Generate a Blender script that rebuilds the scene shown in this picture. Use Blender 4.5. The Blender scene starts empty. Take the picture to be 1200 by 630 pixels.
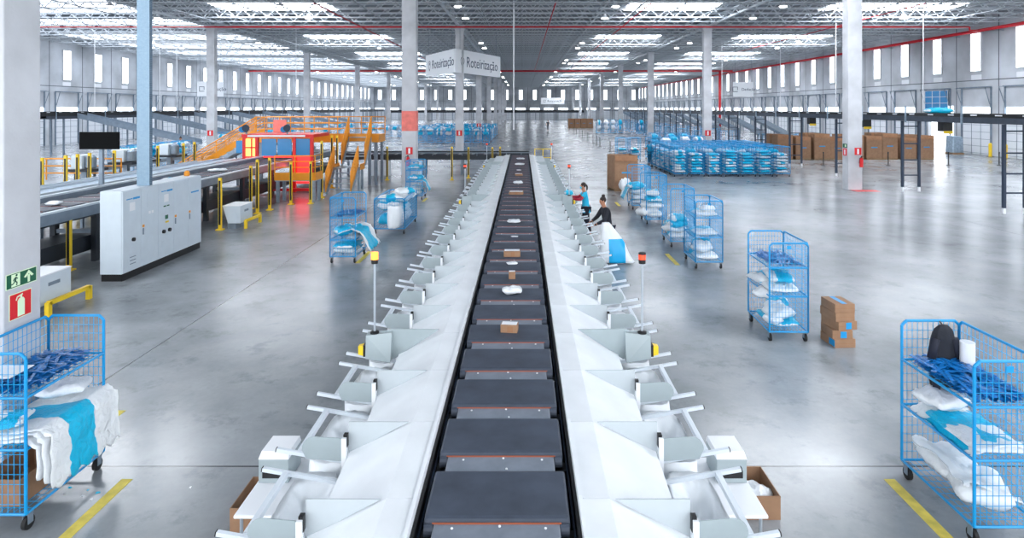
import bpy, bmesh, math, random
from mathutils import Vector, Matrix, noise
random.seed(7)
S = bpy.context.scene
COL = S.collection
PI = math.pi
# ------------------------------------------------------------------ camera calibration
F, PX0, PY0, HC = 700.0, 612.5, 126.5, 4.1
def at(px, py, Y):
    return Vector(((px-PX0)*Y/F, Y, HC-(py-PY0)*Y/F))
cam = bpy.data.objects.new('camera', bpy.data.cameras.new('camera'))
COL.objects.link(cam); S.camera = cam
cam.location = (0, 0, HC); cam.rotation_euler = (PI/2, 0, 0)
cam.data.sensor_width = 36; cam.data.lens = 36*F/1200
cam.data.shift_x = -(PX0-600)/1200; cam.data.shift_y = -(315-PY0)/1200
cam.data.clip_end = 600
S.view_settings.view_transform = 'Standard'; S.view_settings.look = 'None'
S.view_settings.gamma = 1; S.view_settings.use_curve_mapping = False
S.view_settings.exposure = 0.0

# ------------------------------------------------------------------ materials
def lin(r, g, b):
    f = lambda c: (c/255/12.92) if c/255 <= .04045 else ((c/255+.055)/1.055)**2.4
    return (f(r), f(g), f(b), 1)
MATS = {}
def mat(name, rgb, rough=.5, metal=0, emit=None, es=0, vary=0, vscale=4, bump=0, bscale=20, spec=.5, trans=0, coord='Object'):
    if name in MATS: return MATS[name]
    m = bpy.data.materials.new(name); m.use_nodes = True
    nt = m.node_tree; b = nt.nodes['Principled BSDF']
    c = lin(*rgb)
    b.inputs['Base Color'].default_value = c
    b.inputs['Roughness'].default_value = rough
    b.inputs['Metallic'].default_value = metal
    b.inputs['Specular IOR Level'].default_value = spec
    if emit: 
        b.inputs['Emission Color'].default_value = lin(*emit); b.inputs['Emission Strength'].default_value = es
    if vary or bump:
        tc = nt.nodes.new('ShaderNodeTexCoord')
    if vary:
        n = nt.nodes.new('ShaderNodeTexNoise'); n.inputs['Scale'].default_value = vscale; n.inputs['Detail'].default_value = 5
        nt.links.new(tc.outputs[coord], n.inputs['Vector'])
        r = nt.nodes.new('ShaderNodeValToRGB')
        r.color_ramp.elements[0].position = .3; r.color_ramp.elements[1].position = .7
        r.color_ramp.elements[0].color = tuple(max(0, x*(1-vary)) for x in c[:3])+(1,)
        r.color_ramp.elements[1].color = tuple(min(1, x*(1+vary)) for x in c[:3])+(1,)
        nt.links.new(n.outputs['Fac'], r.inputs['Fac']); nt.links.new(r.outputs['Color'], b.inputs['Base Color'])
    if bump:
        n2 = nt.nodes.new('ShaderNodeTexNoise'); n2.inputs['Scale'].default_value = bscale; n2.inputs['Detail'].default_value = 3
        nt.links.new(tc.outputs[coord], n2.inputs['Vector'])
        bp = nt.nodes.new('ShaderNodeBump'); bp.inputs['Strength'].default_value = bump; bp.inputs['Distance'].default_value = .02
        nt.links.new(n2.outputs['Fac'], bp.inputs['Height']); nt.links.new(bp.outputs['Normal'], b.inputs['Normal'])
    MATS[name] = m
    return m
M = dict(
 conc = mat('concrete', (196,198,203), .8, vary=.22, vscale=.8, bump=.15, bscale=30),
 wallc = mat('wall concrete', (190,194,200), .85, vary=.3, vscale=.25),
 deck = mat('roof deck', (122,129,136), .7, vary=.1),
 joist = mat('joist paint', (190,196,202), .5, metal=.0),
 dkjoist = mat('roof beam paint', (150,158,166), .5),
 sheet = mat('white sheet metal', (232,236,240), .5, vary=.05, vscale=2.5, spec=.5),
 sep = mat('pale grey sheet metal', (184,192,197), .35, vary=.04),
 flap = mat('grey guide plate', (158,170,174), .4, vary=.05),
 rod = mat('white painted steel', (214,222,230), .35),
 alum = mat('aluminium', (190,198,206), .3, metal=.6),
 galv = mat('galvanised steel', (158,176,192), .38, metal=.5, vary=.2, vscale=6),
 beamdk = mat('dark grey beam', (58,66,78), .45, metal=.2, vary=.15),
 steel = mat('grey steel', (128,142,156), .42, metal=.3, vary=.12),
 dksteel = mat('dark steel', (40,46,54), .45, metal=.3),
 navy = mat('dark blue steel', (38,52,72), .45, vary=.1),
 black = mat('black plastic', (14,15,18), .45),
 rubber = mat('black rubber', (20,21,23), .7),
 belt = mat('black carrier belt', (62,70,84), .55, vary=.22, vscale=5, bump=.12, bscale=120),
 plate = mat('carrier gap plate', (120,128,140), .45, vary=.12, vscale=9),
 copper = mat('orange strip', (160,88,62), .5),
 white = mat('white plastic', (236,238,242), .4),
 cabin = mat('cabinet enamel', (206,217,226), .35, vary=.03),
 cage = mat('cage blue paint', (0,146,208), .4),
 cagelt = mat('cage wire paint', (0,158,218), .4),
 cyan = mat('cyan film', (0,190,230), .3, bump=.4, bscale=12),
 bagw = mat('white film', (230,234,238), .35, bump=.95, bscale=12, vary=.05),
 strip = mat('blue straps', (6,108,180), .35, vary=.5, vscale=30),
 card = mat('cardboard', (152,117,90), .8, vary=.12, vscale=6),
 carddk = mat('dark cardboard', (150,108,78), .8, vary=.12, vscale=6),  # browner cardboard tone for flaps, seal tape, print and seams
 tape = mat('blue tape', (20,146,208), .35),
 wood = mat('pallet wood', (150,120,90), .8, vary=.2),
 yellow = mat('safety yellow', (244,206,40), .45, vary=.06),
 yline = mat('yellow floor paint', (226,205,90), .6, vary=.2, vscale=7),
 orange = mat('orange yellow paint', (232,150,30), .42, vary=.08),
 red = mat('red paint', (206,30,44), .4),
 redsign = mat('red sign', (216,22,30), .4),
 green = mat('green sign', (10,92,62), .4),
 glow = mat('sign cream', (222,244,206), .5),
 redband = mat('red column paint', (238,128,118), .7, vary=.12),
 lamp = mat('lamp glow', (255,255,255), .5, emit=(255,255,255), es=14),
 sky = mat('skylight panel', (240,245,250), .5, emit=(243,248,255), es=11.0),
 deckglow = mat('skylight and lit deck glow', (240,245,250), .5, emit=(238,245,255), es=1.7),  # low glow also stands in for the brightly lit white deck
 pane = mat('daylit window pane', (240,245,250), .3, emit=(238,246,255), es=3.0),
 screen = mat('switched off screen', (4,5,7), .6, spec=.1),
 txt = mat('sign lettering', (30,58,92), .5),
 signw = mat('sign white', (248,251,255), .5),
 skin = mat('skin', (176,124,98), .55),
 hair = mat('dark hair', (34,24,20), .6, bump=.3, bscale=60),
 cyshirt = mat('cyan cotton', (40,180,220), .8, bump=.3, bscale=25),
 bkshirt = mat('black cotton', (26,30,40), .8, bump=.3, bscale=25),
 denim = mat('dark trousers', (24,28,44), .8),
 maroon = mat('red sleeve', (176,30,60), .7),
 amber = mat('amber lamp', (255,120,30), .3, emit=(255,140,60), es=1.6),
 redlamp = mat('red lamp', (240,70,40), .3, emit=(240,70,40), es=.6),
 scan = mat('scanner light', (255,150,90), .4, emit=(255,130,60), es=2.6),
 scanred = mat('scanner red light', (255,60,60), .4, emit=(255,40,40), es=.9),
 blueglass = mat('blue tinted panel', (48,132,190), .2),
 door = mat('dock door panel', (228,232,238), .5),
 frost = mat('frosted film', (240,244,248), .35, bump=.6, bscale=7),
)
# film bag with a cyan panel across its middle
def bagmat(name, lo, hi, axis='X'):
    m = bpy.data.materials.new(name); m.use_nodes = True; nt = m.node_tree; L = nt.links; N = nt.nodes
    b = N['Principled BSDF']; b.inputs['Roughness'].default_value = .32
    tc = N.new('ShaderNodeTexCoord'); sx = N.new('ShaderNodeSeparateXYZ'); L.new(tc.outputs['Generated'], sx.inputs[0])
    nz = N.new('ShaderNodeTexNoise'); nz.inputs['Scale'].default_value = 3; L.new(tc.outputs['Generated'], nz.inputs['Vector'])
    ad = N.new('ShaderNodeMath'); ad.operation = 'MULTIPLY_ADD'; ad.inputs[1].default_value = .25; L.new(nz.outputs['Fac'], ad.inputs[0]); L.new(sx.outputs[axis], ad.inputs[2])
    r = N.new('ShaderNodeValToRGB'); r.color_ramp.interpolation = 'CONSTANT'
    w, c = lin(234,238,241), lin(0,186,228)
    e = r.color_ramp.elements; e[0].color = w; e[1].position = lo+.125; e[1].color = c
    x = e.new(hi+.125); x.color = w
    L.new(ad.outputs[0], r.inputs['Fac']); L.new(r.outputs['Color'], b.inputs['Base Color'])
    n2 = N.new('ShaderNodeTexNoise'); n2.inputs['Scale'].default_value = 11; n2.inputs['Detail'].default_value = 6; n2.inputs['Distortion'].default_value = 1.2; L.new(tc.outputs['Object'], n2.inputs['Vector'])
    bp = N.new('ShaderNodeBump'); bp.inputs['Strength'].default_value = .8; bp.inputs['Distance'].default_value = .04
    L.new(n2.outputs['Fac'], bp.inputs['Height']); L.new(bp.outputs['Normal'], b.inputs['Normal'])
    return m
M['bagA'] = bagmat('white film with cyan band', .3, .66)
M['bagB'] = bagmat('white film with wide cyan band', .12, .72, 'Y')
M['bagC'] = bagmat('white film with cyan end', .55, 1.2)
M['bagD'] = bagmat('cyan film with white ends', .05, .85)
M['sackA'] = bagmat('sack film with cyan panel', .22, .7, 'Z')

def floor_mat():
    m = bpy.data.materials.new('polished concrete floor'); m.use_nodes = True; nt = m.node_tree; L = nt.links; N = nt.nodes
    b = N['Principled BSDF']; tc = N.new('ShaderNodeTexCoord')
    def nz(scale, det, rough=.55):
        n = N.new('ShaderNodeTexNoise'); n.inputs['Scale'].default_value = scale; n.inputs['Detail'].default_value = det; n.inputs['Roughness'].default_value = rough
        L.new(tc.outputs['Object'], n.inputs['Vector']); return n
    a = nz(.35, 8, .6); r = N.new('ShaderNodeValToRGB'); e = r.color_ramp.elements
    e[0].position = .28; e[0].color = lin(112,118,123); e[1].position = .72; e[1].color = lin(174,178,182)
    L.new(a.outputs['Fac'], r.inputs['Fac'])
    f = nz(14, 6, .6); r2 = N.new('ShaderNodeValToRGB'); e = r2.color_ramp.elements
    e[0].position = .2; e[0].color = (.9,.9,.9,1); e[1].position = .8; e[1].color = (1.0,1.0,1.0,1)
    L.new(f.outputs['Fac'], r2.inputs['Fac'])
    mx = N.new('ShaderNodeMix'); mx.data_type = 'RGBA'; mx.blend_type = 'MULTIPLY'; mx.inputs[0].default_value = 1
    L.new(r.outputs['Color'], mx.inputs[6]); L.new(r2.outputs['Color'], mx.inputs[7])
    sc = nz(1.7, 12, .72); r4 = N.new('ShaderNodeValToRGB'); e = r4.color_ramp.elements
    e[0].position = .34; e[0].color = (.72,.73,.74,1); e[1].position = .47; e[1].color = (1,1,1,1)
    L.new(sc.outputs['Fac'], r4.inputs['Fac'])
    m2 = N.new('ShaderNodeMix'); m2.data_type = 'RGBA'; m2.blend_type = 'MULTIPLY'; m2.inputs[0].default_value = 1
    L.new(mx.outputs[2], m2.inputs[6]); L.new(r4.outputs['Color'], m2.inputs[7]); mx = m2
    # saw-cut joints on a regular grid
    sx = N.new('ShaderNodeSeparateXYZ'); L.new(tc.outputs['Object'], sx.inputs[0])
    def joint(sock, off, per, wid):
        s = N.new('ShaderNodeMath'); s.operation = 'ADD'; s.inputs[1].default_value = -off+per*40+per/2; L.new(sock, s.inputs[0])
        d = N.new('ShaderNodeMath'); d.operation = 'MODULO'; d.inputs[1].default_value = per; L.new(s.outputs[0], d.inputs[0])
        c = N.new('ShaderNodeMath'); c.operation = 'COMPARE'; c.inputs[1].default_value = per/2; c.inputs[2].default_value = wid; L.new(d.outputs[0], c.inputs[0])
        return c
    j1 = joint(sx.outputs['X'], -6.3, 22.4, .011); j2 = joint(sx.outputs['Y'], 6.84, 23.8, .012)
    mm = N.new('ShaderNodeMath'); mm.operation = 'MAXIMUM'; L.new(j1.outputs[0], mm.inputs[0]); L.new(j2.outputs[0], mm.inputs[1])
    mj = N.new('ShaderNodeMix'); mj.data_type = 'RGBA'; L.new(mm.outputs[0], mj.inputs[0]); L.new(mx.outputs[2], mj.inputs[6]); mj.inputs[7].default_value = lin(62,66,70)
    L.new(mj.outputs[2], b.inputs['Base Color'])
    g = nz(.6, 6, .6); r3 = N.new('ShaderNodeMapRange'); r3.inputs[1].default_value = .3; r3.inputs[2].default_value = .7
    r3.inputs[3].default_value = .19; r3.inputs[4].default_value = .27; L.new(g.outputs['Fac'], r3.inputs[0]); L.new(r3.outputs[0], b.inputs['Roughness'])
    b.inputs['Specular IOR Level'].default_value = .5
    return m
M['floor'] = floor_mat()

def tray_mat():
    m = bpy.data.materials.new('perforated galvanised'); m.use_nodes = True; nt = m.node_tree; L = nt.links; N = nt.nodes
    b = N['Principled BSDF']; b.inputs['Metallic'].default_value = .4; b.inputs['Roughness'].default_value = .4
    tc = N.new('ShaderNodeTexCoord'); w = N.new('ShaderNodeTexBrick'); w.inputs['Scale'].default_value = 14
    mp = N.new('ShaderNodeMapping'); mp.inputs['Rotation'].default_value = (PI/2, 0, 0)
    L.new(tc.outputs['Object'], mp.inputs[0]); L.new(mp.outputs[0], w.inputs['Vector'])
    w.inputs['Color1'].default_value = lin(146,170,188); w.inputs['Color2'].default_value = lin(132,158,178); w.inputs['Mortar'].default_value = lin(84,106,126)
    L.new(w.outputs['Color'], b.inputs['Base Color'])
    return m
M['tray'] = tray_mat()

# ------------------------------------------------------------------ mesh builder
class MB:
    def __init__(s): s.v = []; s.f = []; s.mi = []; s.m = 0
    def add(s, vs, fs):
        b = len(s.v); s.v += [tuple(x) for x in vs]; s.f += [tuple(b+i for i in f) for f in fs]; s.mi += [s.m]*len(fs); return s
    def box(s, x0, x1, y0, y1, z0, z1):
        return s.add([(x0,y0,z0),(x1,y0,z0),(x1,y1,z0),(x0,y1,z0),(x0,y0,z1),(x1,y0,z1),(x1,y1,z1),(x0,y1,z1)],
                     [(0,3,2,1),(4,5,6,7),(0,1,5,4),(1,2,6,5),(2,3,7,6),(3,0,4,7)])
    def hexa(s, p):   # 8 points, bottom ring then top ring
        return s.add(p, [(0,3,2,1),(4,5,6,7),(0,1,5,4),(1,2,6,5),(2,3,7,6),(3,0,4,7)])
    def bar(s, p, q, w, h=None):
        return s.tube(p, q, (w/2, (h or w)/2), 4)
    def tube(s, p, q, r, n=6, caps=True):
        p, q = Vector(p), Vector(q); d = (q-p)
        if d.length < 1e-9: return s
        d.normalize()
        up = Vector((0,0,1)) if abs(d.z) < .95 else Vector((0,1,0))
        a = d.cross(up).normalized(); b = a.cross(d).normalized()
        if n == 4:
            ra, rb = r if isinstance(r, tuple) else (r, r)
            off = [a*ra+b*rb, -a*ra+b*rb, -a*ra-b*rb, a*ra-b*rb]
        else:
            off = [(a*math.cos(2*PI*i/n)+b*math.sin(2*PI*i/n))*r for i in range(n)]
        vs = [p+o for o in off]+[q+o for o in off]
        fs = [(i, n+i, n+(i+1)%n, (i+1)%n) for i in range(n)]
        if caps: fs += [tuple(range(n)), tuple(range(2*n-1, n-1, -1))]
        return s.add(vs, fs)
    def path(s, pts, r, n=6):
        for a, b in zip(pts, pts[1:]): s.tube(a, b, r, n)
        return s
    def prism(s, poly, d, o=(0,0,0)):
        # poly: 3D points, extruded by vector d
        d = Vector(d); n = len(poly); vs = [Vector(p) for p in poly]; vs = vs+[v+d for v in vs]
        fs = [tuple(range(n-1,-1,-1)), tuple(range(n, 2*n))]+[(i,(i+1)%n,n+(i+1)%n,n+i) for i in range(n)]
        return s.add(vs, fs)
    def cyl(s, c, axis, r, l, n=16):
        c = Vector(c); a = Vector(axis).normalized()*l/2
        return s.tube(c-a, c+a, r, n)
    def lathe(s, prof, c=(0,0,0), n=14):
        vs = []; fs = []
        for r, z in prof:
            for i in range(n): vs.append((c[0]+r*math.cos(2*PI*i/n), c[1]+r*math.sin(2*PI*i/n), c[2]+z))
        for k in range(len(prof)-1):
            for i in range(n): fs.append((k*n+i, k*n+(i+1)%n, (k+1)*n+(i+1)%n, (k+1)*n+i))
        fs += [tuple(range(n-1,-1,-1)), tuple(range((len(prof)-1)*n, len(prof)*n))]
        return s.add(vs, fs)
    def mesh(s, name, *mats):
        me = bpy.data.meshes.new(name); me.from_pydata(s.v, [], s.f)
        for m in mats: me.materials.append(M[m] if isinstance(m, str) else m)
        if len(mats) > 1:
            for p, i in zip(me.polygons, s.mi): p.material_index = i
        me.update(); return me
    def build(s, name, mats, parent=None, loc=None, smooth=False, bevel=0):
        mats = mats if isinstance(mats, (list, tuple)) else [mats]
        o = bpy.data.objects.new(name, s.mesh(name, *mats)); COL.objects.link(o)
        if parent is not None: o.parent = parent
        if loc is not None: o.location = loc
        if smooth:
            for p in o.data.polygons: p.use_smooth = True
        if bevel:
            bm = bmesh.new(); bm.from_mesh(o.data)
            bmesh.ops.remove_doubles(bm, verts=bm.verts, dist=1e-5)
            bmesh.ops.bevel(bm, geom=[e for e in bm.edges if len(e.link_faces) == 2 and e.calc_face_angle(0) > .6], offset=bevel, segments=2, affect='EDGES', profile=.5)
            bm.to_mesh(o.data); bm.free()
        return o
def thing(name, label, cat, loc=(0,0,0), rz=0, group=None):
    o = bpy.data.objects.new(name, None); COL.objects.link(o); o.location = loc; o.rotation_euler = (0,0,rz)
    o.empty_display_size = .1
    return tag(o, label, cat, group)
def tag(o, label, cat, group=None, kind=None):
    o['label'] = label; o['category'] = cat
    if group: o['group'] = group
    if kind: o['kind'] = kind
    return o
def struct(o, label=None, cat=None, group=None):
    o['kind'] = 'structure'
    if label: o['label'] = label
    if cat: o['category'] = cat
    if group: o['group'] = group
    return o
KIDS = {}
def kids(o): return list(o.children)
def dup(root, loc=None, rz=None, label=None, group=None, scale=None, cache={}):
    key = root.name
    if key not in cache: cache[key] = [(c, list(c.children)) for c in root.children]
    r = root.copy(); COL.objects.link(r)
    if loc is not None: r.location = loc
    if rz is not None: r.rotation_euler = (0,0,rz)
    if scale is not None: r.scale = scale
    if label: r['label'] = label
    if group: r['group'] = group
    for c, gs in cache[key]:
        d = c.copy(); COL.objects.link(d); d.parent = r
        for g in gs:
            e = g.copy(); COL.objects.link(e); e.parent = d
    return r
_O = 'first second third fourth fifth sixth seventh eighth ninth tenth eleventh twelfth thirteenth fourteenth fifteenth sixteenth seventeenth eighteenth nineteenth'.split()
_T = {2:'twenty',3:'thirty',4:'forty',5:'fifty',6:'sixty',7:'seventy',8:'eighty',9:'ninety'}
def nth(i):   # 1-based
    if i <= 19: return _O[i-1]
    t, u = divmod(i, 10)
    return (_T[t][:-1]+'ieth') if u == 0 else _T[t]+'-'+_O[u-1]
def text_mesh(name, body, size, m, loc, rot, parent=None, ext=.006, align='LEFT'):
    c = bpy.data.curves.new(name, 'FONT'); c.body = body; c.size = size; c.extrude = ext; c.align_x = align; c.resolution_u = 3
    t = bpy.data.objects.new('tmp', c); COL.objects.link(t)
    me = bpy.data.meshes.new_from_object(t.evaluated_get(bpy.context.evaluated_depsgraph_get())); bpy.data.objects.remove(t)
    me.materials.clear(); me.materials.append(M[m])
    o = bpy.data.objects.new(name, me); COL.objects.link(o); o.location = loc; o.rotation_euler = rot
    if parent is not None: o.parent = parent
    return o

# ------------------------------------------------------------------ film bags
def pillow(seed, sx=1, sy=.7, sz=.22, n=12, amp=.12, pinch=.5):
    """A crumpled film bag lying flat: superellipsoid with noise creases; origin at its underside."""
    rnd = random.Random(seed); off = Vector((rnd.uniform(0,50), rnd.uniform(0,50), rnd.uniform(0,50)))
    vs = []; fs = []
    for side in (1, -1):
        for j in range(n+1):
            for i in range(n+1):
                u, w = i/n*2-1, j/n*2-1
                e = max(0, (1-abs(u)**3.2))*max(0, (1-abs(w)**3.2))
                h = e**pinch
                c = 1-.10*abs(u)**4*abs(w)**4
                p = Vector((u*sx/2*c, w*sy/2*c, side*sz/2*h))
                k = noise.noise(p*5/max(sx,.4)+off); k2 = abs(noise.noise(p*11/max(sx,.4)+off*1.7))
                edge = 1-max(abs(u), abs(w))**6
                p.z += side*(k*.9-k2*.9)*amp*sz*2*h
                p.x += noise.noise(p*4+off*2)*amp*.35*sx; p.y += noise.noise(p*4+off*3)*amp*.35*sy
                p.z += noise.noise(Vector((u*2, w*2, 0))+off)*amp*sz
                vs.append(p)
    m = (n+1)*(n+1)
    for j in range(n):
        for i in range(n):
            a = j*(n+1)+i; q = (a, a+1, a+n+2, a+n+1)
            fs.append(q); fs.append(tuple(m+x for x in reversed(q)))
    zmin = min(p.z for p in vs)
    b = MB(); b.add([(p.x, p.y, p.z-zmin) for p in vs], fs)
    me = b.mesh('film_bag', 'bagw')
    bm = bmesh.new(); bm.from_mesh(me); bmesh.ops.remove_doubles(bm, verts=bm.verts, dist=1e-4); bm.to_mesh(me); bm.free()
    for p in me.polygons: p.use_smooth = True
    return me
BAGS = []
for k, (sx, sy, sz) in enumerate([(.9,.6,.2),(1.0,.62,.17),(.8,.58,.24),(.55,.45,.22),(.95,.64,.13),(.6,.5,.16),(.7,.55,.3),(.5,.4,.13)]):
    for mt in ('bagA','bagB','bagC','bagD','bagw'):
        me = pillow(k*3+1, sx, sy, sz) if mt == 'bagA' else me0.copy()
        if mt == 'bagA': me0 = me
        me.materials.clear(); me.materials.append(M[mt]); BAGS.append((k, mt, me, sz))
BAGD = {(k, m): me for k, m, me, _ in BAGS}
DESC = dict(bagA='cyan banded white bag', bagB='broad cyan sided white bag', bagC='cyan ended white bag', bagD='mostly cyan bag', bagw='plain white bag')
def bag(k, m, loc, where, rz=0, scale=(1,1,1), tilt=(0,0), group='parcel bags', desc=None):
    o = bpy.data.objects.new('parcel_bag', BAGD[(k, m)]); COL.objects.link(o)
    o.location = loc; o.rotation_euler = (tilt[0], tilt[1], rz); o.scale = scale
    return tag(o, (desc or DESC[m])+' '+where, 'bag', group)
# ================================================================== THE SETTING
XL, XR, YB, YF, ZR = -52.0, 40.3, 209.0, -9.0, 12.1
struct(MB().box(XL-.3, XR+14, YF, YB+.3, -.2, 0).build('floor', M['floor']), 'polished grey concrete warehouse floor', 'floor')
def wall_mat(name, axis, off):
    m = M['wallc'].copy(); m.name = name; nt = m.node_tree; L = nt.links; N = nt.nodes
    b = N['Principled BSDF']; src = b.inputs['Base Color'].links[0].from_socket
    tc = N.new('ShaderNodeTexCoord'); sx = N.new('ShaderNodeSeparateXYZ'); L.new(tc.outputs['Object'], sx.inputs[0])
    def line(sock, off, per, wid):
        s = N.new('ShaderNodeMath'); s.operation = 'ADD'; s.inputs[1].default_value = -off+per*60+per/2; L.new(sock, s.inputs[0])
        d = N.new('ShaderNodeMath'); d.operation = 'MODULO'; d.inputs[1].default_value = per; L.new(s.outputs[0], d.inputs[0])
        c = N.new('ShaderNodeMath'); c.operation = 'COMPARE'; c.inputs[1].default_value = per/2; c.inputs[2].default_value = wid; L.new(d.outputs[0], c.inputs[0]); return c
    j = line(sx.outputs[axis], off, 4.93, .05); k = line(sx.outputs['Z'], 6.55, 30, .04)
    mm = N.new('ShaderNodeMath'); mm.operation = 'MAXIMUM'; L.new(j.outputs[0], mm.inputs[0]); L.new(k.outputs[0], mm.inputs[1])
    mx = N.new('ShaderNodeMix'); mx.data_type = 'RGBA'; L.new(mm.outputs[0], mx.inputs[0]); L.new(src, mx.inputs[6]); mx.inputs[7].default_value = lin(92,98,106)
    L.new(mx.outputs[2], b.inputs['Base Color']); return m
DY = 57.6   # the open dock door
WR = [48.1+4.92*i for i in range(-2, 33)]
w = MB(); w.box(XR, XR+.3, YF, DY-1.75, 0, ZR).box(XR, XR+.3, DY+1.75, YB+.3, 0, ZR).box(XR, XR+.3, DY-1.75, DY+1.75, 4.3, ZR)
struct(w.build('wall_right', wall_mat('right wall concrete', 'Y', 48.1+2.46)), 'precast concrete wall with loading docks', 'wall')
struct(MB().box(XL-.3, XL, YF, YB+.3, 0, ZR).build('wall_left', wall_mat('left wall concrete', 'Y', 68.1+2.46)), 'precast concrete wall behind the sorting machines', 'wall')
struct(MB().box(XL, XR, YB, YB+.3, 0, ZR).build('wall_back', wall_mat('back wall concrete', 'X', -5.6+2.46)), 'precast concrete end wall of the hall', 'wall')
struct(MB().box(XL-.3, XR+.3, YF, YB+.3, ZR, ZR+.2).build('ceiling', M['deck']), 'grey metal roof deck', 'ceiling')
# windows: frame + pane, slightly proud of the wall
wn = 0
def window(loc, rz):
    global wn; wn += 1
    f = MB(); W, H = .58, 3.3
    f.box(-W-.08, -W, -.12, .0, -.08, H+.08).box(W, W+.08, -.12, 0, -.08, H+.08).box(-W, W, -.12, 0, -.08, 0).box(-W, W, -.12, 0, H, H+.08)
    if wn == 1:
        window.f = f.mesh('window_frame', 'conc'); window.p = MB().box(-W, W, -.06, 0, 0, H).mesh('window_pane', 'pane')
    o = bpy.data.objects.new('window_%d' % wn, window.f); COL.objects.link(o); o.location = loc; o.rotation_euler = (0,0,rz)
    struct(o, 'tall narrow daylit window high in the concrete wall', 'window', 'high windows along the walls')
    p = bpy.data.objects.new('window_pane', window.p); COL.objects.link(p); p.parent = o
dn = 0
def door(loc, rz, opened=False):
    global dn; dn += 1
    W = 1.6
    if dn == 1:
        p = MB(); p.box(-W, W, -.05, 0, 0, 3.45)
        g = MB()
        for i in range(6): g.box(-W, W, -.075, -.05, .12+i*.62, .15+i*.62)
        for i in range(4): g.box(-W+i*W*2/3-.015, -W+i*W*2/3+.015, -.075, -.05, 0, 3.45)
        t = MB()
        for s in (-1, 1):
            t.box(s*1.72-.03, s*1.72+.03, -.14, 0, 0, 5.9); t.bar((s*1.72, -.6, 5.9), (s*1.66, -.14, 4.4), .045)
            t.bar((s*1.72, -.6, 5.9), (s*1.72, 0, 5.9), .05)
        t.box(-1.85, 1.85, -.2, -.12, 5.88, 5.98)
        door.m = dict(panel=p.mesh('door_panel', 'door'), grid=g.mesh('door_seam', 'steel'), track=t.mesh('door_track', 'steel'),
                      glaze=MB().box(-W, W, -.05, 0, 3.45, 4.15).mesh('door_glazing', 'pane'), number=MB().box(-.6, .6, -.04, 0, 6.6, 7.05).mesh('dock_number_plate', 'white'))
        r = MB().box(-W, W, -.2, -.15, 3.9, 5.8)
        q = MB()
        for i in range(4): q.box(-W, W, -.23, -.2, 3.95+i*.6, 3.99+i*.6)
        for i in range(4): q.box(-W+i*W*2/3-.02, -W+i*W*2/3+.02, -.23, -.2, 3.9, 5.8)
        door.m['up'] = r.mesh('raised_panel', 'blueglass'); door.m['upgrid'] = q.mesh('door_seam', 'white')
    o = bpy.data.objects.new('door_%d' % dn, door.m['track']); COL.objects.link(o); o.location = loc; o.rotation_euler = (0,0,rz)
    struct(o, 'white sectional loading dock door with dark tracks' if not opened else 'open dock door with its panel raised and daylight below', 'door', None if opened else 'closed dock doors')
    for k in (('up','upgrid','number') if opened else ('panel','grid','glaze','number')):
        c = bpy.data.objects.new(door.m[k].name.split('.')[0], door.m[k]); COL.objects.link(c); c.parent = o
for y in WR:
    if y > 40: window((XR, y, 7.4), -PI/2)
    if y > 40: door((XR, y, 0), -PI/2, abs(y-DY) < .9)
for i in range(29):
    y = 63.15+4.95*i; window((XL, y, 7.3), PI/2); door((XL, y, 0), PI/2)
for i in range(-9, 10):
    x = -5.6+4.93*i
    if XL+1 < x < XR-1: window((x, YB, 7.1), 0); door((x, YB, 0), 0)
# ---- columns
ci = {}
for row, X in (('beside the belt on its left', -5.7), ('in the row right of the cage lane', 16.66), ('in the row by the left machines', -28.1)):
    for k in range(8):
        Y = 30.2+23.8*k
        c = MB().box(-.36, .36, -.27, .27, 0, 11.0); c.hexa([(-.36,-.27,11.0),(.36,-.27,11.0),(.36,.27,11.0),(-.36,.27,11.0),(-.52,-.3,11.35),(.52,-.3,11.35),(.52,.3,11.35),(-.52,.3,11.35)])
        struct(c.build('concrete_column', 'conc', loc=(X, Y, 0), bevel=.02), 'square concrete column, %s from the camera %s' % (nth(k+1), row), 'column')
c = MB().box(-.36, .36, -.245, .245, 0, 11.4)
struct(c.build('concrete_column', 'conc', loc=(-5.84, 6.55, 0), bevel=.015), 'close concrete column carrying the exit and extinguisher signs', 'column')
# ---- roof: lattice joists across each bay, girders along the column rows, bridging rods, skylights, lamps
ROWS = [XL, -28.1, -5.7, 16.66, XR]
jm = []
for a, b in zip(ROWS, ROWS[1:]):
    W = b-a-.3; m = MB(); n = int(W/.62)
    m.box(0, W, -.035, .035, 11.93, 12.02).box(0, W, -.035, .035, 11.28, 11.35)
    for i in range(n):
        x0 = W*i/n; x1 = W*(i+1)/n
        z0, z1 = (11.33, 11.95) if i % 2 == 0 else (11.95, 11.33)
        m.bar((x0, 0, z0), (x1, 0, z1), .045)
    jm.append(m.mesh('roof_joist', 'joist'))
for k in range(75):
    Y = 38.5+2.27*k
    for bi, (a, b) in enumerate(zip(ROWS, ROWS[1:])):
        o = bpy.data.objects.new('roof_joist', jm[bi]); COL.objects.link(o); o.location = (a+.15, Y, 0)
        struct(o, 'white lattice roof joist spanning one bay under the roof deck', 'roof joist', 'lattice roof joists')
g = MB(); L_ = YB-30
g.box(-.12, .12, 0, L_, 11.36, 11.5).box(-.12, .12, 0, L_, 11.9, 12.05)
n = int(L_/.8)
for i in range(n):
    y0, y1 = L_*i/n, L_*(i+1)/n; z0, z1 = (11.48, 11.92) if i % 2 == 0 else (11.92, 11.48)
    g.bar((0, y0, z0), (0, y1, z1), .06)
gm = g.mesh('roof_girder', 'joist')
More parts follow.
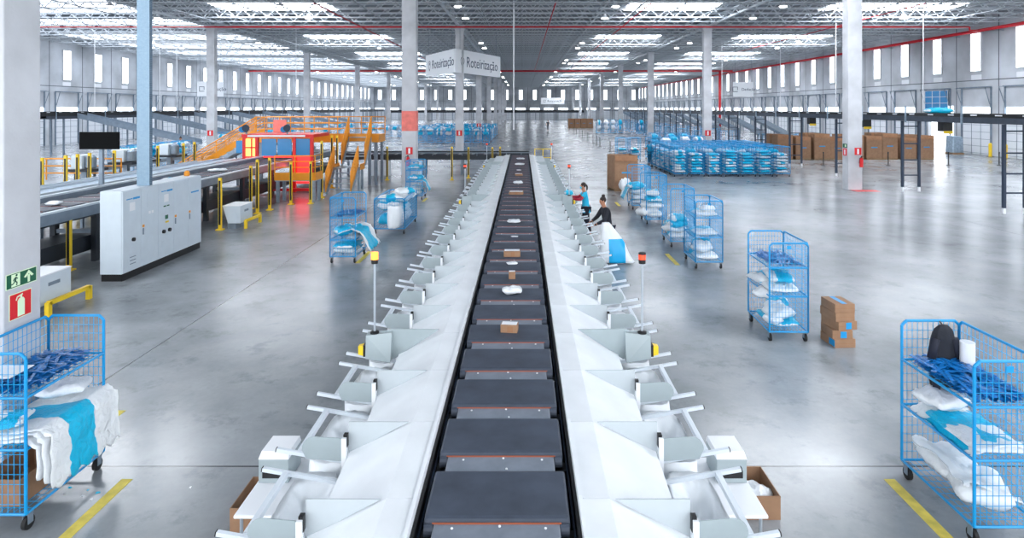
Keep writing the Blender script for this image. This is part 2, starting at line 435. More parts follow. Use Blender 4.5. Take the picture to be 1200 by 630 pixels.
for X, lb in ((-28.1, 'over the column row by the left machines'), (-5.7, 'over the column row left of the belt'), (16.66, 'over the column row right of the cage lane')):
    o = bpy.data.objects.new('roof_girder', gm); COL.objects.link(o); o.location = (X, 30, 0)
    struct(o, 'long lattice girder '+lb, 'roof girder')
bm_ = MB().box(-.025, .025, 0, L_, 11.2, 11.26).mesh('roof_bridging', 'dkjoist')
for a, b in zip(ROWS, ROWS[1:]):
    for i in range(1, 8):
        o = bpy.data.objects.new('roof_bridging', bm_); COL.objects.link(o); o.location = (a+(b-a)*i/8, 30, 0)
        struct(o, 'thin bridging rod running along the roof joists', 'roof bridging', 'bridging rods')
sk = []
for a, b in ((-50, -31), (-24, -15), (8.2, 15.2), (24, 34)):
    h_ = 3.1 if a < -40 else 1.5; sk.append(((a+b)/2, MB().box(-(b-a)/2, (b-a)/2, -h_, h_, 12.03, 12.09).mesh('skylight', 'deckglow' if a < -40 else 'sky')))  # left bay panels oversized so their glow whitens the roof there
for k in range(-3, 9):
  for X, me in sk:
   for Y in ((47+20*k, 57+20*k) if X < -30 else (47+20*k,)):
    if Y > 205: continue
    o = bpy.data.objects.new('skylight', me); COL.objects.link(o); o.location = (X, Y, 0)
    struct(o, 'translucent skylight strip set in the roof deck', 'skylight', 'roof skylights')
lm = MB(); lm.lathe([(.10,.35),(.12,.22),(.26,.1),(.28,0)], n=12)
lamp_body = lm.mesh('lamp_housing', 'white'); lamp_lens = MB().lathe([(.25,-.03),(.26,.0)], n=12).mesh('lamp_lens', 'lamp')
lamp_stem = MB().tube((0,0,.35),(0,0,.75),.02,6).mesh('lamp_stem', 'steel')
for X in (30.6, 18.5, 6.6, -4.6, -17.2, -29.3, -41):
    i = 0
    for k in range(-2, 7):
        for d in (0, 5.6):
            Y = 42.4+d+23.8*k; i += 1
            if Y > 200 or (Y < 35 and d): continue
            t = thing('ceiling_lamp', 'round white high bay lamp hanging under the roof joists', 'lamp', (X, Y, 11.3), 0, 'high bay lamps')
            for nm, me in (('lamp_housing', lamp_body), ('lamp_lens', lamp_lens), ('lamp_stem', lamp_stem)):
                c = bpy.data.objects.new(nm, me); COL.objects.link(c); c.parent = t
# ---- red sprinkler pipes
def pipe(nm, pts, r, lb): return tag(MB().path(pts, r, 8).build(nm, 'red', smooth=True), lb, 'pipe')
pipe('sprinkler_pipe', [(XL+.2, 52, 11.15), (38.9, 52, 11.15), (38.9, 52, 10.85), (39.7, 52, 10.85)], .07, 'thin red sprinkler pipe crossing the hall under the roof, closer of two')
pipe('sprinkler_pipe', [(XL+.2, 113, 11.1), (39.7, 113, 11.1)], .16, 'red sprinkler pipe crossing the hall under the roof, farther of two')
pm = pipe('sprinkler_main', [(39.8, 36, 10.85), (39.8, 200, 10.85)], .14, 'long red sprinkler main along the top of the dock wall')
br = MB()
for i in range(30): br.bar((40.26, 40+5*i, 10.6), (39.75, 40+5*i, 10.75), .05)
br.build('pipe_bracket', 'galv', pm)
pipe('riser_pipe', [(37.3, 113, 11.1), (37.3, 113, .0)], .24, 'thick red vertical riser pipe beside the dock wall')
for X, ya, yb_ in ((8.6, 40, 112), (2.2, 40, 112), (27, 40, 112), (-14, 40, 112)):
    pipe('branch_pipe', [(X, ya, 11.12), (X, yb_, 11.12)], .035, 'thin red sprinkler branch running lengthwise, %s' % {8.6:'over the cage lane', 2.2:'over the belt', 27:'over the dock side', -14:'over the left machines'}[X])
# ---- white drop poles hanging from the roof
DP = [(602, 43.5, 152), (1082, 46, 128), (979.5, 50, 128), (914.5, 60, 128), (846, 70, 120), (111, 60, 126), (187, 62, 128), (207, 66, 128), (347, 60, 100), (505, 100, 126)]
for i, (px, Y, y1) in enumerate(sorted(DP)):
    p = at(px, 60, Y); z = HC-(y1-PY0)*Y/F
    tag(MB().tube((0,0,0), (0,0,11.9-z), .035 if px != 602 else .05, 6).build('hanging_pole', 'white', loc=(p.x, Y, z)), 'thin white service pole hanging from the roof, %s of ten from the left' % nth(i+1), 'pole', 'service poles hanging from the roof')
# ---- floor paint
struct(MB().box(-5.52, -5.38, 7.1, 8.1, 0, .004).build('trim_9', 'yline'), 'yellow painted floor mark beside the close left cage', 'floor marking')
def dash(n, X, y0, y1): struct(MB().box(X-.06, X+.06, y0, y1, 0, .004).build('trim_%d' % n, 'yline'), 'yellow painted floor dash', 'floor marking')
for i, (y0, y1) in enumerate([(4.9, 6.6), (15.8, 17.1), (26.2, 27.2)]): dash(i+1, -4.37, y0, y1)
for i, (y0, y1) in enumerate([(4.9, 6.6), (15.6, 16.8), (25.0, 26.0)]): dash(i+5, 4.05, y0, y1)
struct(MB().box(16.4, 17.6, 29.3, 29.9, 0, .004).build('trim_20', 'redsign'), 'red painted floor patch under the extinguisher', 'floor marking')
# ================================================================== MAIN SORTER
XC = -.176
# --- frame
t = thing('sorter_frame', 'dark steel track frame carrying the central belt sorter', 'conveyor frame', (XC, 2.6, 0))
Ls = 33.7
MB().box(-.56, .56, 0, Ls, .98, 1.02).box(-.57, -.545, 0, Ls, .98, 1.27).box(.545, .57, 0, Ls, .98, 1.27).build('trough', 'black', t)
MB().box(-.54, -.525, 0, Ls, 1.05, 1.2).box(.525, .54, 0, Ls, 1.05, 1.2).build('side_rail', 'navy', t)
for i in range(12):
    for s in (-1, 1): MB().box(s*.45-.04, s*.45+.04, .3+i*3.05, .38+i*3.05, 0, .98).build('leg', 'steel', t)
# --- carriers
def carrier_parts():
    prof = []
    for a in range(0, 7): th = PI/2+PI*a/6; prof.append((.05+.05*math.cos(th), 1.25+.05*math.sin(th)))
    for a in range(0, 7): th = -PI/2+PI*a/6; prof.append((.535+.05*math.cos(th), 1.25+.05*math.sin(th)))
    b = MB().prism([(-.5, y, z) for y, z in prof], (1.0, 0, 0)); bo = b.build('carrier_belt', 'belt', bevel=.018)
    p = MB().box(-.43, .43, -.195, .02, 1.24, 1.278).build('gap_plate', 'plate', bevel=.012)
    qs = [MB().lathe([(.009, 0), (.009, .006)], (x, y, 1.278), 8).build('plate_bolt', 'white') for x, y in ((-.3, -.05), (.02, -.03), (.05, -.17), (.33, -.05))]
    s = MB().box(-.44, .44, -.010, .0, 1.278, 1.285).build('edge_strip', 'copper')
    rs = []
    for sx in (-1, 1):
        r = MB().cyl((sx*.462, -.01, 1.24), (1,0,0), .042, .06, 14).build('end_roller', 'belt')
        r2 = MB().box(sx*.475-.05, sx*.475+.05, -.05, .06, 1.12, 1.19).build('end_bracket', 'black'); rs += [r, r2]
    u = MB().box(-.4, .4, .08, .5, 1.04, 1.19).build('carrier_body', 'dksteel')
    return [bo, p, s, u]+qs+rs
c0 = thing('belt_carrier', '', 'conveyor carrier', (XC, 4.06-.782, 0), 0, 'carriers of the central sorter')
for o in carrier_parts(): o.parent = c0
NC = 42
for k in range(NC):
    lb = 'black belt carrier on the central sorter, %s from the camera' % nth(k+1)
    if k == 0: c0['label'] = lb
    else: dup(c0, (XC, 4.06+.782*(k-1), 0), 0, lb)
# --- chutes
def chute_meshes(s):
    d = {}
    n = 9; m = 8; m0 = MB(); vs = []; fs = []
    us = [.575, .80]+[.80+.56*i/n for i in range(1, n+1)]
    def Z(u, t):
        D = .36-.10*t**.7
        return 1.31-max(0, (u-.80)/.56)*D
    for j in range(m+1):
        for u in us: vs.append((s*u, .004+1.042*j/m, Z(u, j/m)))
    w = len(us)
    for j in range(m):
        for i in range(w-1): fs.append((j*w+i, j*w+i+1, (j+1)*w+i+1, (j+1)*w+i))
    top = len(vs); vs += [(x, y, z-.012) for x, y, z in vs]; fs += [tuple(top+i for i in reversed(f)) for f in fs]
    for j in range(m):
        for i in (0, w-1): a, b = j*w+i, (j+1)*w+i; fs.append((a, b, top+b, top+a))
    for i in range(w-1):
        for j in (0, m): a, b = j*w+i, j*w+i+1; fs.append((a, b, top+b, top+a))
    m0.add(vs, fs); d['slide_plate'] = (m0.mesh('slide_plate', 'sheet'), 0)
    d['separator'] = (MB().prism([(s*.84, 0, 1.31), (s*1.37, 0, 1.312), (s*1.37, 0, 1.03)], (0, -.012, 0)).mesh('separator', 'sep'), 0)
    d['border_strip'] = (MB().box(*sorted((s*.572, s*.60)), 0, 1.05, 1.2, 1.335).mesh('border_strip', 'sheet'), 0)
    d['skirt'] = (MB().box(*sorted((s*1.28, s*1.30)), 0, 1.05, .3, .95).mesh('skirt', 'sep'), 0)
    d['leg'] = (MB().box(*sorted((s*1.22, s*1.28)), .0, .06, 0, 1.0).mesh('leg', 'rod'), 0)
    pts = [(1.41, 1.0), (1.41, 1.2)]+[(1.66+.12*math.sin(a*PI/12), 1.08+.12*math.cos(a*PI/12)) for a in range(0, 7)]+[(1.74, 1.0)]
    d['guide_flap'] = (MB().prism([(s*u, -.07+.12*(u-1.4), z) for u, z in pts], (0, -.008, 0)).mesh('guide_flap', 'flap'), 0)
    d['flap_bracket'] = (MB().box(*sorted((s*1.37, s*1.41)), -.1, -.05, .9, 1.21).mesh('flap_bracket', 'white'), 0)
    d['bracket_cap'] = (MB().box(*sorted((s*1.365, s*1.40)), -.075, -.03, 1.12, 1.23).mesh('bracket_cap', 'black'), 0)
    for y in (.02, .78):
        d['handle_rod%d' % (y > .1)] = (MB().bar((s*1.33, y, .93), (s*2.02, y, 1.05), .031).mesh('handle_rod', 'rod'), 0)
        d['rod_cap%d' % (y > .1)] = (MB().bar((s*2.02, y, 1.05), (s*2.028, y, 1.0515), .033).mesh('rod_cap', 'black'), 0)
    d['outer_bar'] = (MB().bar((s*1.82, .04, 1.015), (s*1.82, .76, 1.015), .045).mesh('outer_bar', 'rod'), 0)
    return d
def sack_mesh(seed, s, frost):
    off = Vector((seed*7.3, seed*3.1, 0)); vs = []; fs = []; n = 28; H = 9
    for j in range(H+1):
        t = j/H; z = .905-.74*t; g = 1+.10*math.sin(PI*t)
        for i in range(n):
            a = 2*PI*i/n; ca, sa = math.cos(a), math.sin(a); r = (abs(ca)**5+abs(sa)**5)**(-.2)
            x = 1.60+.19*r*ca*g; y = .525+.46*r*sa*(1+.03*math.sin(PI*t))
            k = noise.noise(Vector((ca*2.5, sa*2.5, t*1.5))+off)*.045*min(1, t*3+.15)
            k += noise.noise(Vector((ca*7, sa*7, t*1.2))+off)*.02*min(1, t*3+.1)
            vs.append((s*(x+ca*k), y+sa*k, z+.02*noise.noise(Vector((ca*3, sa*3, 9))+off)*(1 if j == 0 else 0)))
    for j in range(H):
        for i in range(n): fs.append((j*n+i, j*n+(i+1)%n, (j+1)*n+(i+1)%n, (j+1)*n+i))
    fs.append(tuple(range(H*n, H*n+n)))
    b0_ = len(vs); R = 5
    for q in range(1, R+1):
        f = 1-q/(R+.6)
        for i in range(n):
            x, y, z = vs[i]; cx, cy = s*1.60, .525
            nz_ = noise.noise(Vector((x*9, y*5, q*.3))+off)
            vs.append((cx+(x-cx)*f, cy+(y-cy)*f, z-.16*(1-f**2)+.045*nz_))
    for q in range(R):
        a0 = 0 if q == 0 else b0_+(q-1)*n; a1 = b0_+q*n
        for i in range(n): fs.append((a0+(i+1)%n, a0+i, a1+i, a1+(i+1)%n))
    fs.append(tuple(b0_+(R-1)*n+i for i in range(n)))
    # raised inner floor added so the sack's inside looks bright instead of shadowed
    b = MB().add(vs, fs); me = b.mesh('mail_sack', frost)
    for p in me.polygons: p.use_smooth = True
    return me
CH = {s: chute_meshes(s) for s in (-1, 1)}
SK = {s: [sack_mesh(i+(s > 0)*9, s, 'sackA' if i == 3 else 'frost') for i in range(4)] for s in (-1, 1)}
rs = random.Random(3)
for s in (-1, 1):
    side = 'left' if s < 0 else 'right'
    for k in range(31):
        Y = 3.22+1.05*k
        t = thing('sorting_chute', 'white sorting chute on the %s of the belt, %s from the camera' % (side, nth(k+1)), 'chute', (XC, Y, 0), 0, 'chutes along the %s of the sorter' % side)
        for nm, (me, _) in CH[s].items():
            if k in (4, 15, 26) and nm in ('separator', 'guide_flap', 'flap_bracket', 'bracket_cap'): continue
            o = bpy.data.objects.new(nm.rstrip('01'), me); COL.objects.link(o); o.parent = t
        q = rs.choice((0, 0, 1, 1, 2, 3)) if k > 3 else k % 3
        o = bpy.data.objects.new('mail_sack', SK[s][q]); COL.objects.link(o); o.location = (XC, Y, 0)
        tag(o, ('white sack with cyan print' if q == 3 else 'frosted white sack')+' hanging in the bag frame of the %s %s chute' % (nth(k+1), side), 'sack', 'sacks hanging on the %s chutes' % side)
    # light towers on tall divider plates
    for i, k in enumerate((4, 15, 26)):
        Y = 3.22+1.05*k; lit = (s < 0 and i == 0)
        t = thing('signal_light_tower', '%s signal light on a thin pole, %s along the %s chutes' % ('glowing amber' if lit else 'unlit red and black', nth(i+1), side), 'signal light', (XC, Y, 0), 0, 'signal lights along the %s chutes' % side)
        b = MB().prism([(s*.86, 0, 1.355), (s*1.46, 0, 1.365), (s*1.54, 0, 1.33), (s*1.74, 0, 1.33), (s*1.74, 0, 1.05), (s*1.42, 0, .99)], (0, -.015, 0))
        b.hexa([(s*1.44,-.15,1.0),(s*1.74,-.15,1.05),(s*1.74,0,1.05),(s*1.44,0,1.0),(s*1.44,-.05,1.33),(s*1.74,-.12,1.32),(s*1.74,0,1.325),(s*1.44,0,1.345)])
        b.build('divider_plate', 'flap', t)
        MB().lathe([(.055, 0), (.055, .02), (.03, .03)], (s*1.65, -.05, 1.325), 14).build('pole_collar', 'black', t)
        MB().tube((s*1.65, -.05, 1.33), (s*1.65, -.05, 2.19), .014, 8).build('pole', 'alum', t)
        MB().lathe([(.042, 0), (.045, .05)], (s*1.65, -.05, 2.185), 14).build('lamp_base', 'black', t)
        MB().lathe([(.045, 0), (.045, .06)], (s*1.65, -.05, 2.235), 14).build('lamp_lens', 'amber' if lit else 'redlamp', t)
        MB().lathe([(.046, 0), (.044, .025), (.02, .032)], (s*1.65, -.05, 2.295), 14).build('lamp_cap', 'amber' if lit else 'black', t)
        e = MB().box(*sorted((s*1.745, s*1.775)), -.12, -.02, 1.06, 1.2).build('button_base', 'black', t)
        MB().hexa([(s*1.775,-.115,1.07),(s*1.84,-.10,1.08),(s*1.84,-.03,1.08),(s*1.775,-.02,1.07),(s*1.775,-.115,1.19),(s*1.84,-.10,1.18),(s*1.84,-.03,1.18),(s*1.775,-.02,1.19)]).build('stop_button', 'yellow', t)
# --- parcels riding on the sorter
def parcel(py, px, kind, w, d, h, rz=0, lb=''):
    Y = 1960/(py-PY0); X = (px-PX0)*Y/F
    if kind == 'box':
        t = thing('cardboard_parcel', lb, 'parcel', (X, Y+d/2, 1.3), rz)
        MB().box(-w/2, w/2, -d/2, d/2, 0, h).build('carton', 'card', t, bevel=.004)
        MB().box(-w*.46, w*.46, -d*.42, d*.42, h, h+.002).build('shipping_label', 'white', t)
        if w > .2: MB().box(-.02, .05, -d/2-.002, -d/2, h*.1, h*.8).build('seal_tape', 'carddk', t)
    else:
        o = bpy.data.objects.new('film_parcel', BAGD[(kind, 'bagw')].copy()); COL.objects.link(o)
        ex = BAGD[(kind, 'bagw')]; dx = max(v.co.x for v in ex.vertices)*2; dy = max(v.co.y for v in ex.vertices)*2; dz = max(v.co.z for v in ex.vertices)
        o.location = (X, Y+d/2, 1.3); o.scale = (w/dx, d/dy, h/dz); o.rotation_euler = (0,0,rz); tag(o, lb, 'parcel', 'parcels riding on the belt')
parcel(390, 597, 'box', .21, .13, .10, -.12, 'small grey-brown carton with white top label, closest parcel on the belt')
parcel(347, 600, 2, .31, .22, .12, .1, 'white film parcel behind the closest carton on the belt')
parcel(327, 600, 'box', .11, .09, .12, .04, 'little brown cube carton on the belt')
parcel(311, 600, 7, .2, .16, .05, .3, 'dark slim wrapped parcel between two cartons on the belt')
parcel(301, 600, 'box', .31, .17, .11, 0, 'wide flat brown carton with white top on the belt')
parcel(278, 603, 4, .16, .1, .03, 0, 'thin white envelope beyond the wide carton on the belt')
parcel(262, 602, 1, .33, .26, .09, 0, 'plump white film parcel in the middle of the belt')
parcel(228, 605, 'box', .46, .3, .09, -.05, 'white and red wide carton lying on the belt')
parcel(216, 607, 0, .36, .3, .12, .2, 'white film parcel with raised end far along the belt')
parcel(206, 608, 'box', .3, .25, .08, .1, 'small tan carton far along the belt')
parcel(200, 608, 7, .2, .2, .05, .4, 'tiny white pouch far along the belt')
parcel(194, 609, 3, .5, .5, .12, 0, 'wide white film parcel close to the far belt end')
parcel(187, 610, 4, .45, .5, .1, .1, 'last white film parcel by the far belt end')
# --- side tables with drawer boxes and open cartons by the closest chutes
def open_box(X, Y, w, d, h, rz, lb):
    t = thing('open_carton', lb, 'carton', (X, Y, 0), rz); e = .008
    MB().box(-w/2,w/2,-d/2,d/2,0,e).box(-w/2,w/2,-d/2,-d/2+e,e,h).box(-w/2,w/2,d/2-e,d/2,e,h).box(-w/2,-w/2+e,-d/2+e,d/2-e,e,h).box(w/2-e,w/2,-d/2+e,d/2-e,e,h).build('carton_wall', 'card', t)
    MB().box(-w*.1, w*.02, -d/2-.002, -d/2, h*.15, h*.5).build('printed_mark', 'carddk', t)
    return t
for s, x0, x1, sd in ((1, 1.65, 2.09, 'right'), (-1, -2.46, -2.02, 'left')):
    t = thing('side_table', 'small white table beside the close %s chutes' % sd, 'table', ((x0+x1)/2, 5.5, 0)); w = (x1-x0)/2
    MB().box(-w, w, -.43, .43, .61, .64).build('table_top', 'white', t, bevel=.012)
    for ax in (-1, 1):
        for ay in (-1, 1): MB().tube((ax*(w-.05), ay*.38, 0), (ax*(w-.05), ay*.38, .61), .015, 8).build('leg', 'alum', t)
    b = thing('label_printer', 'grey and white label printer standing on the %s side table' % sd, 'printer', ((x0+x1)/2+s*.06, 5.66, .64))
    MB().box(-.14, .14, -.15, .17, 0, .22).build('printer_body', 'flap', b, bevel=.01)
    MB().hexa([(-.14,-.15,.22),(.14,-.15,.22),(.14,.17,.22),(-.14,.17,.22),(-.13,-.1,.27),(.13,-.1,.27),(.13,.16,.27),(-.13,.16,.27)]).build('printer_lid', 'white', b)
    MB().box(-.1, .1, -.157, -.15, .05, .12).build('paper_slot', 'black', b)
    open_box(2.34 if s > 0 else -2.6, 6.2 if s > 0 else 6.02, .46, .5, .235, 0, 'brown open carton on the floor behind the %s side table' % sd)
    bag(7, 'bagw', (2.36 if s > 0 else -2.58, 6.15 if s > 0 else 6.02, .03), 'crumpled in the open carton by the %s side table' % sd, .5, (.75,.8,1.3))
# ================================================================== CAGE TROLLEYS
def wires_rect(b, o, u, v, U, V, du, dv, r):
    """wires filling the rectangle o + [0,U]u + [0,V]v"""
    o, u, v = Vector(o), Vector(u), Vector(v)
    n = max(1, round(U/du)); m = max(1, round(V/dv))
    for i in range(1, n): b.tube(o+u*(U*i/n), o+u*(U*i/n)+v*V, r, 4, False)
    for j in range(1, m): b.tube(o+v*(V*j/m), o+v*(V*j/m)+u*U, r, 4, False)
def cage_proto(w=.66, d=1.1, h=1.73, opens='', shelves=(.8, 1.3), du=.055, dv=.085, r=.0026, tr=.015, z0=.18, plate=True):
    ps = []
    x, y = w/2-tr, d/2-tr
    def panel(nm, a, b_):   # a,b_: bottom corners of the panel
        a, b_ = Vector(a), Vector(b_); u = (b_-a); U = u.length; u.normalize(); c = .05
        f = MB(); f.m = 0
        f.path([a, a+Vector((0,0,h-z0-c)), a+Vector((0,0,h-z0))+u*c, b_+Vector((0,0,h-z0))-u*c, b_+Vector((0,0,h-z0-c)), b_], tr, 8)
        f.m = 1; wires_rect(f, a, u, (0,0,1), U, h-z0-.01, du, dv, r)
        return f.build(nm, ['cage', 'cagelt'], smooth=False)
    F_, B_ = [(-x,-y,z0), (x,-y,z0)], [(-x,y,z0), (x,y,z0)]
    fp = panel('front_panel', *F_); ps.append(fp); ps.append(panel('back_panel', *B_))
    if 'L' not in opens: ps.append(panel('side_panel', F_[0], B_[0]))
    if 'R' not in opens: ps.append(panel('side_panel', F_[1], B_[1]))
    def deck(nm, z):
        f = MB(); f.m = 0
        for p, q in (((-x,-y,z),(x,-y,z)),((x,-y,z),(x,y,z)),((x,y,z),(-x,y,z)),((-x,y,z),(-x,-y,z))): f.tube(p, q, tr*.9, 6)
        f.m = 1; wires_rect(f, (-x,-y,z), (1,0,0), (0,1,0), 2*x, 2*y, du*1.2, dv, r)
        return f.build(nm, ['cage', 'cagelt'])
    ps.append(deck('base_frame', z0))
    for z in shelves: ps.append(deck('shelf', z))
    if plate: ps.append(MB().box(-.035, .035, -y-.02, -y-.012, h-.1, h-.04).build('name_plate', 'cage'))
    cast = []
    for sx in (-1, 1):
        for sy in (-1, 1):
            c = MB().box(sx*(x-.03)-.035, sx*(x-.03)+.035, sy*(y-.06)-.035, sy*(y-.06)+.035, z0-.03, z0-.01)
            c.box(sx*(x-.03)-.03, sx*(x-.03)-.022, sy*(y-.06)-.03, sy*(y-.06)+.03, .06, z0-.02).box(sx*(x-.03)+.022, sx*(x-.03)+.03, sy*(y-.06)-.03, sy*(y-.06)+.03, .06, z0-.02)
            co = c.build('caster', 'steel'); wo = MB().cyl((sx*(x-.03), sy*(y-.06), .065), (1,0,0), .065, .036, 16).build('wheel', 'rubber'); wo.parent = co; ps.append(co)
    return ps
def cage(label, loc, rz=0, group=None, name='cage_trolley', **k):
    t = thing(name, label, 'cage trolley', loc, rz, group)
    for p in cage_proto(**k): p.parent = t
    return t
LANE = 'cage trolleys along the lane right of the belt'
cA = cage('blue wire cage trolley close on the left with draped white and cyan sacks', (-5.11, 6.3, 0), opens='R', w=.66, du=.058, dv=.095, r=.0022)
cB = cage('blue wire cage trolley close on the right with dark jacket on its back panel', (4.55, 6.13, 0), opens='L', w=.67, du=.058, dv=.095, r=.0022)
cC = cage('blue wire cage trolley beside the stack of cartons', (4.68, 11.0, 0), -.03, opens='L', w=.70, r=.0023)
cD = cage('blue wire cage trolley with two loaded shelves, second lane cage from the camera', (4.75, 15.75, 0), .0, opens='', w=.72, r=.0023, du=.065, dv=.1)
cE = cage('blue wire cage trolley just behind the two-shelf cage right of the belt', (4.70, 18.1, 0), 0, opens='L', w=.72, shelves=(), r=.0026, du=.07, dv=.11)
cF = cage('blue wire cage trolley third back in the lane, bags spilling at its left', (4.72, 21.6, 0), 0, opens='L', w=.74, shelves=(), r=.0028, du=.075, dv=.12)
cG = cage('blue wire cage trolley next to the tall brown carton bin', (4.78, 24.6, 0), 0, opens='L', w=.76, shelves=(), r=.003, du=.08, dv=.13)
cL = cage('blue wire cage trolley with bags leaning out, by the glowing amber signal light', (-4.75, 16.3, 0), 0, opens='R', w=.70, r=.0023, du=.065, dv=.1, shelves=(.62, 1.2))
cM = cage('low wide blue wire cart heaped with white and cyan bags', (-4.33, 20.5, 0), 0, name='wire_cart', w=1.02, d=2.2, h=1.15, shelves=(), r=.0026, du=.085, dv=.1, tr=.02)
cN = cage('blue wire cage trolley standing against the column with red painted band', (-4.85, 27.2, 0), 0, opens='R', w=.76, r=.003, du=.08, dv=.13)
# strap piles (uncountable)
def straps(name, loc, w, d, n, seed, label, h=.07):
    rnd = random.Random(seed); b = MB()
    for i in range(n):
        a = rnd.gauss(0, .45)+(PI/2 if rnd.random() < .6 else 0); l = rnd.uniform(.3, .75); cx, cy = rnd.uniform(-w/2+.06, w/2-.06), rnd.uniform(-d/2+.12, d/2-.12)
        z = rnd.uniform(.0, h)*(1-.5*abs(cx)/(w/2)); dx, dy = math.cos(a)*l/2, math.sin(a)*l/2
        k = min(1, (w/2-.02-abs(cx))/max(abs(dx),1e-3), (d/2-.02-abs(cy))/max(abs(dy),1e-3)); dx *= k; dy *= k
        nx, ny = -math.sin(a)*.016, math.cos(a)*.016; c = rnd.uniform(.0, .025)
        P = [(cx-dx, cy-dy, z), (cx, cy, z+c), (cx+dx, cy+dy, z+rnd.uniform(-.01,.02))]
        vs = [];
        for p in P: vs += [(p[0]+nx, p[1]+ny, p[2]+.004), (p[0]-nx, p[1]-ny, p[2]+.008)]
        vs += [(x, y, zz-.003) for x, y, zz in vs]
        b.add(vs, [(0,1,3,2),(2,3,5,4),(6,8,9,7),(8,10,11,9),(0,2,8,6),(2,4,10,8),(1,7,9,3),(3,9,11,5)])
    return tag(b.build(name, 'strip', loc=loc), label, 'straps', None, 'stuff')
straps('strap_pile', (-5.11, 6.3, 1.315), .6, 1.02, 230, 1, 'heap of loose dark blue plastic straps on the top shelf of the close left cage')
straps('strap_pile', (4.55, 6.13, 1.315), .6, 1.02, 230, 2, 'heap of loose dark blue plastic straps on the top shelf of the close right cage')
straps('strap_pile', (4.68, 11.0, 1.315), .6, 1.0, 160, 3, 'heap of blue plastic straps on the top shelf of the cage by the carton stack')
straps('strap_pile', (-4.75, 16.3, 1.215), .6, 1.0, 140, 4, 'heap of blue plastic straps on the top shelf of the cage by the amber light')
# draped sacks: profile in XZ swept along Y
def drape(name, prof, y0, y1, mt, seed, label, amp=.02, scal=.03, th=.012):
    n = 26; off = Vector((seed*5.1, 0, seed)); vs = []; fs = []; P = []
    for (xa, za), (xb, zb) in zip(prof, prof[1:]):
        for i in range(7): P.append((xa+(xb-xa)*i/7, za+(zb-za)*i/7))
    P.append(prof[-1]); m = len(P)
    for side in (1, 0):
        for j in range(n+1):
            y = y0+(y1-y0)*j/n
            for i, (x, z) in enumerate(P):
                k = noise.noise(Vector((x*5, y*5, z*5))+off)*amp+noise.noise(Vector((x*13, y*9, z*13))+off)*amp*.45
                e = i/(m-1)
                vs.append((x+k+(0 if side else -th*.6), y+(noise.noise(Vector((0, j, i*.35))+off)*scal if j in (0, n) else 0), z+k*.7-(0 if side else th)+ (scal*.8*math.sin(j*1.3+seed) if i == m-1 else 0)))
    T = (n+1)*m
    for j in range(n):
        for i in range(m-1):
            a = j*m+i; q = (a, a+1, a+m+1, a+m); fs.append(q[::-1]); fs.append(tuple(T+x for x in q))
    for j in range(n):
        for i in (0, m-1): a = j*m+i; fs.append((a, a+m, T+a+m, T+a))
    for i in range(m-1):
        for j in (0, n): a = j*m+i; fs.append((a, a+1, T+a+1, T+a))
    o = MB().add(vs, fs).build(name, mt, smooth=True)
    return tag(o, label, 'sack')
M['drapeband'] = bagmat('draped film with cyan centre', .26, .6, 'Y')
drape('folded_sack', [(-5.40,.86),(-5.0,.90),(-4.76,.94),(-4.66,.86),(-4.62,.34)], 5.88, 6.86, 'drapeband', 1, 'outermost white and cyan sack draped over the open side of the close left cage', .018, .04)
drape('folded_sack', [(-5.40,.845),(-5.0,.88),(-4.78,.91),(-4.70,.82),(-4.66,.42)], 5.84, 6.80, 'bagw', 2, 'white sack under the outermost draped sack in the close left cage', .012, .03)
drape('folded_sack', [(-5.42,.825),(-5.0,.855),(-4.81,.87),(-4.73,.79),(-4.70,.5)], 5.80, 6.74, 'bagw', 3, 'innermost white sack of the draped bundle in the close left cage', .01, .03)
bag(2, 'bagw', (-5.08, 6.62, .93), 'crumpled on top of the draped sacks in the close left cage', .4, (.6,.6,.55))
bag(1, 'bagC', (-5.2, 6.0, .92), 'at the front of the middle shelf, close left cage', .2, (.42,.55,.6))
open_box(-5.14, 6.2, .44, .7, .26, 0, 'brown carton on the bottom of the close left cage').location.z = .2
tag(MB().box(-.21, .21, -.15, .15, 0, .006).build('paper_sheet', 'white', loc=(-5.22, 5.98, 1.46)), 'white paper sheet on the strap heap of the close left cage', 'paper')
# close right cage load
drape('folded_sack', [(4.26,.80),(4.38,.86),(4.60,.90),(4.82,.86)], 5.66, 6.58, 'bagB', 4, 'white sack with cyan print topmost on the middle shelf of the close right cage', .035, .03)
bag(0, 'bagC', (4.55, 6.05, .815), 'under the topmost sack on the close right cage shelf', PI/2, (.95,.9,.35))
bag(5, 'bagw', (4.50, 6.42, .9), 'humped at the back of the middle shelf of the close right cage', .3, (.8,.8,1.0))
drape('folded_sack', [(4.25,.50),(4.33,.53),(4.45,.44),(4.62,.36),(4.82,.30)], 5.72, 6.55, 'bagw', 5, 'big plain white sack sprawled on the bottom of the close right cage', .045, .05)
bag(2, 'bagw', (4.53, 5.95, .2), 'bulging at the front of the bottom deck of the close right cage', 1.2, (.75,.85,1.0))
bag(6, 'bagw', (4.53, 6.35, .2), 'lying at the back of the bottom deck of the close right cage', 1.5, (.8,.85,.85))
